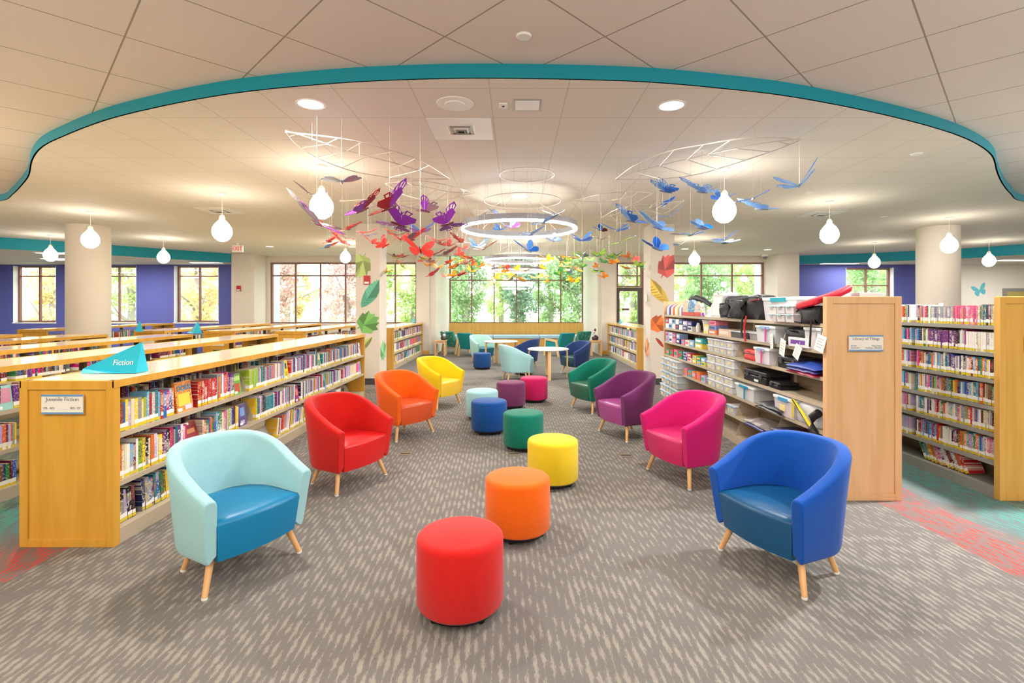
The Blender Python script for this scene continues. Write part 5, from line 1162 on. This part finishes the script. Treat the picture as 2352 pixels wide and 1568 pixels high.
# u, v, apparent span in px, real wingspan, colours (forewing, hindwing), yaw, pitch, roll, wing lift, rim cells, description, zone
Z1, Z2, Z3, Z4, Z5, Z6 = 'by left front pendant', 'by the left pillar', 'by the nearest ring lamp', 'left of the right pillar', 'by the right front pendant', 'before central window'
BL = [(728,512,170,.62,'dusky','purple',.9,.35,.5,.35,1,'large purple',Z1),(708,443,66,.36,'dusky','dusky',.6,.2,.5,.2,0,'dusky purple',Z1),(785,418,84,.38,'slate','slate',.3,.0,-.1,.35,0,'pale mauve',Z1),
 (833,483,92,.42,'dark red','purple',-.8,.5,-.2,.5,1,'dark red and purple',Z2),(895,478,112,.46,'purple','dark red',-.9,.5,-.4,.55,1,'dark red and purple',Z2),(915,515,98,.44,'purple','purple',2.2,.3,.5,.5,1,'purple',Z2),(975,484,76,.38,'purple','dusky',.9,.3,-.5,.5,1,'purple',Z2),(1028,514,74,.38,'purple','purple',-2.0,.3,-.6,.5,1,'purple',Z2),(966,531,58,.34,'blue','purple',.1,.4,0,.45,0,'blue and purple',Z2),
 (762,533,56,.3,'red','coral',.8,.3,.4,.4,0,'red',Z1),(800,527,48,.3,'brick','red',-.4,.2,-.3,.3,1,'red',Z1),(795,547,46,.28,'coral','brick',.5,.1,.3,.3,0,'red',Z1),(757,556,34,.26,'red','brick',-.7,.3,-.3,.5,1,'red',Z1),(786,557,42,.28,'red','coral',1.2,.4,.3,.4,1,'red',Z1),(752,568,40,.28,'red','sky',-.5,.2,-.3,.2,0,'red and pale blue',Z1),
 (845,533,46,.28,'coral','red',.2,.2,-.2,.2,0,'coral red',Z2),(846,541,44,.28,'red','sky',.3,.1,-.1,.2,0,'red and pale blue',Z2),(852,557,40,.28,'red','red',.9,.4,.2,.5,1,'red',Z2),(886,564,48,.3,'red','red',-.6,.6,.2,.5,1,'red',Z2),(900,530,40,.28,'orange','red',.2,.1,0,.2,0,'orange-red',Z2),(912,540,46,.3,'maroon','red',.1,.2,0,.3,1,'maroon and red',Z2),(918,549,56,.32,'red','coral',.6,.4,.1,.4,1,'red',Z2),(945,551,60,.32,'red','dusky',-.6,.2,-.4,.4,0,'red and dusky',Z2),(965,574,66,.3,'red','red',.5,.75,.1,.25,0,'large bright red',Z2),
 (1005,552,48,.3,'coral','coral',.2,.2,.1,.25,0,'coral pink',Z2),(1008,561,26,.24,'brick','brick',1.0,.4,0,.5,1,'brick red',Z2),(1036,563,40,.28,'brick','brick',-.6,.4,.2,.5,1,'brick red',Z2),(1058,556,44,.28,'brick','coral',1.0,.2,.3,.5,1,'brick red',Z2),(1062,571,34,.26,'brick','brick',.5,.3,.0,.4,1,'brick red',Z2),(998,585,40,.28,'brick','brick',-.5,.2,-.2,.3,1,'brick red',Z2),(1025,584,44,.28,'brick','dusky',-.7,.2,-.3,.4,1,'brick red',Z2),(1050,584,36,.28,'brick','red',.8,.4,-.2,.5,0,'brick red',Z2),(903,589,22,.24,'maroon','maroon',1.0,.2,0,.5,0,'small maroon',Z2),
 (1098,565,44,.3,'sky','sky',.05,.5,0,.5,0,'bright sky blue',Z3),(1112,572,54,.32,'brick','brick',-.3,.2,-.2,.4,0,'brick red',Z3),(1144,494,34,.32,'slate','blue',.4,.1,.4,.3,0,'dark slate blue',Z3),(1150,527,40,.32,'sky','sky',-.4,.4,.1,.4,0,'sky blue',Z3),(1172,521,50,.34,'sky','purple',.5,.4,-.2,.5,0,'sky blue and mauve',Z3),(1212,575,54,.32,'sky','blue',.7,.4,-.1,.6,0,'sky blue',Z3),(1272,493,54,.34,'slate','slate',0,.1,0,.45,0,'slate grey',Z3),(1248,512,60,.34,'slate','sky',-.4,.1,-.3,.3,1,'slate grey and blue',Z3),(1220,539,54,.34,'clear','clear',-.5,.2,-.2,.4,0,'clear pale blue',Z3),(1266,551,48,.32,'clear','sky',.6,.4,-.1,.4,0,'blue',Z3),
 (1337,551,52,.34,'sky','blue',.1,.4,-.05,.45,0,'bright blue',Z4),(1380,550,46,.32,'brown','brown',0,.1,0,.45,0,'brown',Z4),(1380,530,30,.3,'blue','maroon',.9,.4,-.3,.5,0,'blue and maroon',Z4),(1417,530,62,.38,'blue','blue',.1,.2,0,.45,0,'deep blue',Z4),(1450,508,74,.42,'clear','blue',.7,.3,.3,.6,1,'two-tone clear and blue',Z4),(1425,556,62,.34,'slate','lime',-.3,.1,-.3,.1,0,'slate and pale green',Z4),(1508,572,58,.34,'blue','sky',.7,.4,-.2,.6,0,'deep blue and sky',Z4),(1522,474,40,.34,'blue','blue',-.9,.2,-.3,.4,0,'deep blue',Z4),(1528,440,54,.4,'clear','blue',1.0,.3,-.3,.7,1,'two-tone clear and blue',Z4),(1538,496,58,.38,'clear','clear',-.4,.2,-.3,.35,1,'clear pale blue',Z4),(1510,524,78,.42,'clear','clear',.6,.4,.2,.5,0,'clear pale blue',Z4),
 (1612,441,82,.44,'clear','clear',.4,.3,.1,.5,1,'clear pale blue',Z5),(1655,458,36,.32,'blue','blue',-.9,.3,.3,.5,0,'small deep blue',Z5),(1730,456,80,.44,'clear','clear',-.3,.1,-.3,.2,1,'clear pale blue',Z5),(1748,480,88,.46,'clear','clear',.5,.2,.1,.35,1,'clear pale blue',Z5),(1836,426,104,.5,'clear','clear',-.7,.4,-.3,.65,1,'large clear pale blue',Z5),(1612,525,52,.34,'clear','blue',.9,.3,-.2,.6,0,'clear and deep blue',Z5),(1586,540,64,.36,'slate','blue',.1,.05,-.1,.25,0,'dark slate blue',Z5),(1664,549,52,.36,'blue','clear',-.5,.2,-.3,.3,0,'deep blue',Z5),(1560,562,32,.28,'blue','slate',-.6,.2,-.2,.3,0,'small slate blue',Z5),(1664,558,70,.36,'slate','sky',.2,.05,-.1,.2,0,'slate and sky blue',Z5)]
for (u, v, px, sp, a, b, yaw, pit, rol, lift, rim, desc, zone) in BL:
    Y = max(4.4, min(11, F*sp*.86/px)); p = at(u, v, Y)
    if p.z > 3.0: Y = F*(2.98-EYE)/(CY-v); p = at(u, v, Y)
    butterfly(p, sp, yaw, pit, rol, lift, AC[a], AC[b], AC['maroon'] if a in ('purple', 'dark red', 'red', 'dusky') else AC['slate'] if a in ('blue', 'slate', 'sky', 'clear') else AC['brown'], rim, desc, zone)
R2 = random.Random(19)
def swarm(n_, ua, ub, va, vb, cols, zone, Ya=9.0, Yb=14):
    for i in range(n_):
        u, v = R2.uniform(ua, ub), R2.uniform(va, vb); Y = R2.uniform(Ya, Yb); nm = R2.choice(list(cols)); a, b = cols[nm]
        butterfly(at(u, v, Y), R2.uniform(.26, .34), R2.uniform(-1.2, 1.2), R2.uniform(0, .5), R2.uniform(-.4, .4), R2.uniform(.2, .6), AC[a], AC[b], AC['brown'], R2.random() < .4, nm, zone)
WARMC = {'orange': ('orange', 'orange'), 'amber': ('amber', 'orange'), 'brown': ('brown', 'brown'), 'brick red': ('brick', 'red'), 'orange-red': ('orange', 'red')}
swarm(20, 985, 1110, 588, 640, WARMC, Z6+', left half'); swarm(12, 1060, 1200, 600, 655, {'orange': ('orange', 'orange'), 'amber': ('amber', 'orange'), 'red and orange': ('red', 'orange')}, Z6+', left half')
swarm(9, 880, 990, 590, 625, {'brown': ('brown', 'brown'), 'amber': ('amber', 'lime'), 'brick red': ('brick', 'brick')}, Z2)
swarm(18, 1190, 1330, 596, 650, {'orange': ('orange', 'amber'), 'amber': ('amber', 'amber'), 'lime green': ('lime', 'lime'), 'orange and green': ('orange', 'lime')}, Z6+', right half')
swarm(40, 1280, 1470, 582, 640, {'green': ('green', 'green'), 'lime green': ('lime', 'green'), 'bright lime': ('lime', 'lime'), 'slate green': ('slate', 'green'), 'orange': ('orange', 'orange')}, 'before the bay pier near the door')
byk = {}
for t, d, zn, u in BF: byk.setdefault((d, zn), []).append((u, t))
for (d, zn), l_ in byk.items():
    l_.sort(key=lambda q: q[0])
    for i, (u, t) in enumerate(l_):
        t['label'] = f'{d} butterfly hanging {zn}' + (f', {ordn(i+1)} from left' if len(l_) > 1 else ''); t['group'] = 'hanging acrylic butterflies'

# ------------------------------------------------------------------ leaf stickers on the pillars
MAPLE = [(0, -.56), (-.03, -.38), (-.26, -.40), (-.36, -.26), (-.5, .0), (-.40, .05), (-.46, .28), (-.30, .26), (-.22, .42), (-.12, .36), (.02, .52), (.13, .34), (.24, .44), (.30, .24), (.48, .24), (.42, .06), (.5, -.06), (.36, -.26), (.28, -.40), (.04, -.38)]
LONG = [(0, -.5), (.10, -.4), (.2, -.2), (.24, .0), (.22, .2), (.14, .36), (0, .5), (-.13, .36), (-.21, .2), (-.23, 0), (-.19, -.2), (-.1, -.4)]
def leaf(poly, org, axis, w_, h, rot, c, lab, clipx=None):
    """thin folded-paper leaf sticker; axis 'f' faces the viewer, 's+'/'s-' faces +x / -x"""
    rz = {'f': 0, 's+': PI/2, 's-': -PI/2}[axis]; t = thing('leaf_sticker', lab, 'sticker', tuple(org), rz, 'leaf stickers on the pillars')
    P = [Matrix.Rotation(rot, 2) @ Vector((x*w_, z*h)) for x, z in poly]
    if clipx is not None: P = [Vector((min(max(p.x, clipx[0]), clipx[1]), p.y)) for p in P]
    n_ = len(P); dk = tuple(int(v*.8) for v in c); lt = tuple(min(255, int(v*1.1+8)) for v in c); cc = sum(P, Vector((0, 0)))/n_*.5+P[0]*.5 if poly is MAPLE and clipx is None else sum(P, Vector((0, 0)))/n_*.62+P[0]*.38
    m = MB(); m.add([(p.x, 0, p.y) for p in P]+[(p.x, -.003, p.y) for p in P]+[(cc.x, -.006, cc.y)], [])
    for i in range(n_):
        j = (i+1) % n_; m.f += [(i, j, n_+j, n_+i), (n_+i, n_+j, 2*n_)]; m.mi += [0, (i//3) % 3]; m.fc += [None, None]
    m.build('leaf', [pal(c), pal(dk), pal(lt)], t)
    if poly is LONG:
        vm = MB(); ax = (Matrix.Rotation(rot, 2) @ Vector((0, 1)))
        for k in range(1, 9):
            q = -.45+k*.1
            for s_ in (-1, 1):
                a = Matrix.Rotation(rot, 2) @ Vector((0, q*h)); b = Matrix.Rotation(rot, 2) @ Vector((s_*.2*w_*(1-abs(q*1.6)**2), (q+.1)*h))
                if clipx is not None: b.x = min(max(b.x, clipx[0]), clipx[1]); a.x = min(max(a.x, clipx[0]), clipx[1])
                d = Vector((0, .014)); vm.add([(a.x, -.0085, a.y), (b.x, -.0085, b.y), (b.x+d.x, -.0085, b.y+d.y), (a.x+d.x, -.0085, a.y+d.y)], [(0, 1, 2, 3)])
        vm.build('vein', pal(dk), t)
YP = 10.299
def pf(u, v): return at(u, v, YP)
CL = (-3.25, -2.766); CRr = (2.766, 3.249)
def lf(poly, u, v, wpx, hpx, rot, c, lab, C_):
    o = pf(u, v); leaf(poly, (o.x, YP, o.z), 'f', wpx/112.6, hpx/112.6, rot, c, lab, (C_[0]-o.x, C_[1]-o.x))
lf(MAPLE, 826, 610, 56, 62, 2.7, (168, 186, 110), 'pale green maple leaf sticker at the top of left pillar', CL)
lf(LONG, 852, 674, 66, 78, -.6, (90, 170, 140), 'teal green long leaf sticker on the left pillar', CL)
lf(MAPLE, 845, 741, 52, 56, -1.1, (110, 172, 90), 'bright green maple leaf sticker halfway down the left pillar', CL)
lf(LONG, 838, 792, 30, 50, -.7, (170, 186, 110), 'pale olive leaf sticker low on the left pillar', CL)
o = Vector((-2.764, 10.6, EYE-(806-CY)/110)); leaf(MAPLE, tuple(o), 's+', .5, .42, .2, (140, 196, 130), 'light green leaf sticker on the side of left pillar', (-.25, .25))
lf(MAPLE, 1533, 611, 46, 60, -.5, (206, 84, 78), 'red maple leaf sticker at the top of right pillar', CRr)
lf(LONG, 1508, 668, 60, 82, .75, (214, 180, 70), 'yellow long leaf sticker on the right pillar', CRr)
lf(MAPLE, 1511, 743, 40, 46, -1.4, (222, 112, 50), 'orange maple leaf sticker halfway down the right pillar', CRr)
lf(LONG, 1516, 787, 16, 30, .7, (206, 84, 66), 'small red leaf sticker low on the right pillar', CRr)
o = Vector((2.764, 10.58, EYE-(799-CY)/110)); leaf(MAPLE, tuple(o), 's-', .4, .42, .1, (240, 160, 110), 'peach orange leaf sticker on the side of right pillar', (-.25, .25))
o = Vector((2.764, 10.58, EYE-(684-CY)/110)); t = thing('thermostat', 'small pale switch plate on the side of the right pillar', 'switch', tuple(o), -PI/2); MB().box(-.04, .04, -.012, .0, -.07, .07).build('plate', WHITE, t)
o = at(2250, 667, YB-.002); t = thing('wall_sticker', 'small turquoise butterfly sticker on the far right wall', 'sticker', (o.x, YB-.001, o.z))
for s_ in (-1, 1): MB().prism([(s_*x*.5, y*.5) for x, y in (FW if s_ > 0 else FW[::-1])], 0, .003, M=Matrix.Rotation(PI/2, 4, 'X') @ Matrix.Rotation(.3, 4, 'Z')).build('forewing', acr('turquoise', (100, 190, 206), .5), t); MB().prism([(s_*x*.5, y*.5) for x, y in (HW if s_ > 0 else HW[::-1])], 0, .0025, M=Matrix.Rotation(PI/2, 4, 'X') @ Matrix.Rotation(.3, 4, 'Z')).build('hindwing', acr('turquoise', (100, 190, 206), .5), t)

# ------------------------------------------------------------------ outdoors
struct('ground_outside', MB().box(-70, 70, 20.7, 90, -.4, -.3), mat('lawn', (120, 150, 80), .9))
def leafm(nm, c):
    m = bpy.data.materials.new(nm); m.use_nodes = True; t = NT(m); oi = t.n('ShaderNodeObjectInfo'); co = t.coord(); nz = t.noise(co, 1.3, 2)
    col = t.mix(nz, c, tuple(min(255, int(v*1.25+20)) for v in c)); t.base(col); t.b.inputs['Roughness'].default_value = .6
    tr = t.n('ShaderNodeBsdfTranslucent'); t.l(col, tr.inputs[0]); x = t.n('ShaderNodeMixShader'); x.inputs[0].default_value = .5
    t.l(t.b.outputs[0], x.inputs[1]); t.l(tr.outputs[0], x.inputs[2]); t.l(x.outputs[0], m.node_tree.nodes['Material Output'].inputs[0]); return m
LM = {'green': leafm('leaves_green', (136, 160, 116)), 'lime': leafm('leaves_lime', (166, 180, 124)), 'gold': leafm('leaves_gold', (196, 174, 132)), 'rose': leafm('leaves_rose', (186, 160, 154)), 'deep': leafm('leaves_deep', (112, 138, 116))}
BARK = mat('bark', (160, 150, 144), .9)
def tree(x, y, h, r_, key, lab, seed, n_=2600, lean=0):
    rr = random.Random(seed); t = thing('tree', lab, 'tree', (x, y, -.3), 0, 'trees outside the windows')
    tm = MB(); tm.tube([(0, 0, 0), (lean*.3, .1, h*.3), (lean*.8, 0, h*.62), (lean, 0, h*.9)], .2, 10, r2=.05)
    for k in range(9):
        a = rr.uniform(0, 2*PI); z0 = h*rr.uniform(.15, .6); l_ = r_*rr.uniform(.6, 1)
        tm.tube([(lean*z0/h, 0, z0), (lean*z0/h+l_*.5*math.cos(a), l_*.5*math.sin(a), z0+.5), (lean*z0/h+l_*math.cos(a), l_*math.sin(a), z0+1.0*rr.random()+.5)], .07, 6, r2=.02)
    tm.build('trunk', BARK, t, True)
    m = MB(); clumps = []
    while len(clumps) < 60:
        q = Vector((rr.uniform(-1, 1), rr.uniform(-1, 1), rr.uniform(-1, 1)))
        if q.length < 1: clumps.append((q.x*(r_-.35)+lean*.5, q.y*(r_-.35), h*.5+q.z*h*.46))
    for k in range(n_):
        c = rr.choice(clumps); p = Vector((c[0]+rr.gauss(0, .15), c[1]+rr.gauss(0, .15), max(.1, c[2]+rr.gauss(0, .2))))
        a = Vector((rr.gauss(0, 1), rr.gauss(0, 1), rr.gauss(0, 1))).normalized(); b = a.orthogonal().normalized(); b = Matrix.Rotation(rr.uniform(0, 6), 3, a) @ b; c2 = a.cross(b); s_ = rr.uniform(.05, .11)
        m.add([p-b*s_, p+c2*s_*.6, p+b*s_, p-c2*s_*.6], [(0, 1, 2, 3)])
    tag(m.build('foliage', LM[key], t), kind='stuff')
TR = ((-22.6, 24.6, 6.5, 1.6, 'gold', 'golden autumn tree outside the leftmost purple-wall window'), (-24.6, 21.6, 2.6, 1.2, 'deep', 'dark bush outside the leftmost purple-wall window'), (-19.2, 25.2, 6, 1.6, 'lime', 'pale green tree outside the middle purple-wall window'), (-15.4, 24.4, 6.5, 1.7, 'gold', 'golden tree outside the right-hand purple-wall window'),
      (-11.6, 24.2, 6.5, 1.5, 'rose', 'reddish autumn tree outside the left part of the wide left window'), (-8.2, 24.6, 7, 1.6, 'rose', 'rosy thin tree outside the wide left window, second tree'), (-5.2, 26, 7, 1.3, 'lime', 'yellow green tree outside the window beside left pillar'),
      (-2.5, 25.4, 7, 1.3, 'green', 'leafy green tree at the left of the central window'), (.3, 26.2, 7.5, 1.35, 'deep', 'deeper green tree in the middle of central window'), (3.1, 25.6, 7, 1.3, 'green', 'leafy green tree at the right of the central window'),
      (6.0, 25.5, 6.5, 1.5, 'lime', 'pale green tree outside the glass door'), (9.3, 24.8, 7, 1.7, 'green', 'broad green tree outside the right window'), (13.0, 25.5, 7.5, 1.6, 'lime', 'leaning trunk tree at the right window edge'), (17.8, 25, 7, 1.7, 'green', 'green tree outside the far right small window'))
for i, a in enumerate(TR): tree(*a, i+1, 9000 if 6 < i < 11 else 6500 if 3 < i < 13 else 5000, -1.2 if i == 12 else 0)
BKT = ((-28, 'lime'), (-21, 'rose'), (-14, 'gold'), (-8.6, 'lime'), (-4.2, 'green'), (-.9, 'lime'), (2.2, 'green'), (5.2, 'deep'), (10.5, 'lime'), (15.5, 'green'), (21, 'lime'))
for i, (x, k) in enumerate(BKT): tree(x, 33 if i % 2 else 31, 8.5, 1.5 if 3 <= i <= 7 else 2.4, k, f'background {"pale green" if k == "lime" else "reddish" if k == "rose" else "golden" if k == "gold" else "dark green" if k == "deep" else "green"} tree far behind the windows, {ordn(i+1)} from the left', 40+i, 8500)
for i, (x, lab) in enumerate(((-9.2, 'bluish exterior column outside the wide left window'), (9.35, 'bluish exterior column outside the right window'))):
    tag(MB().box(x-.4, x+.4, 18.2, 18.9, -.3, 4.5).build('exterior_column', mat('blue_grey_stucco', (170, 184, 220), .8)), lab, 'column', 'exterior columns', 'structure')
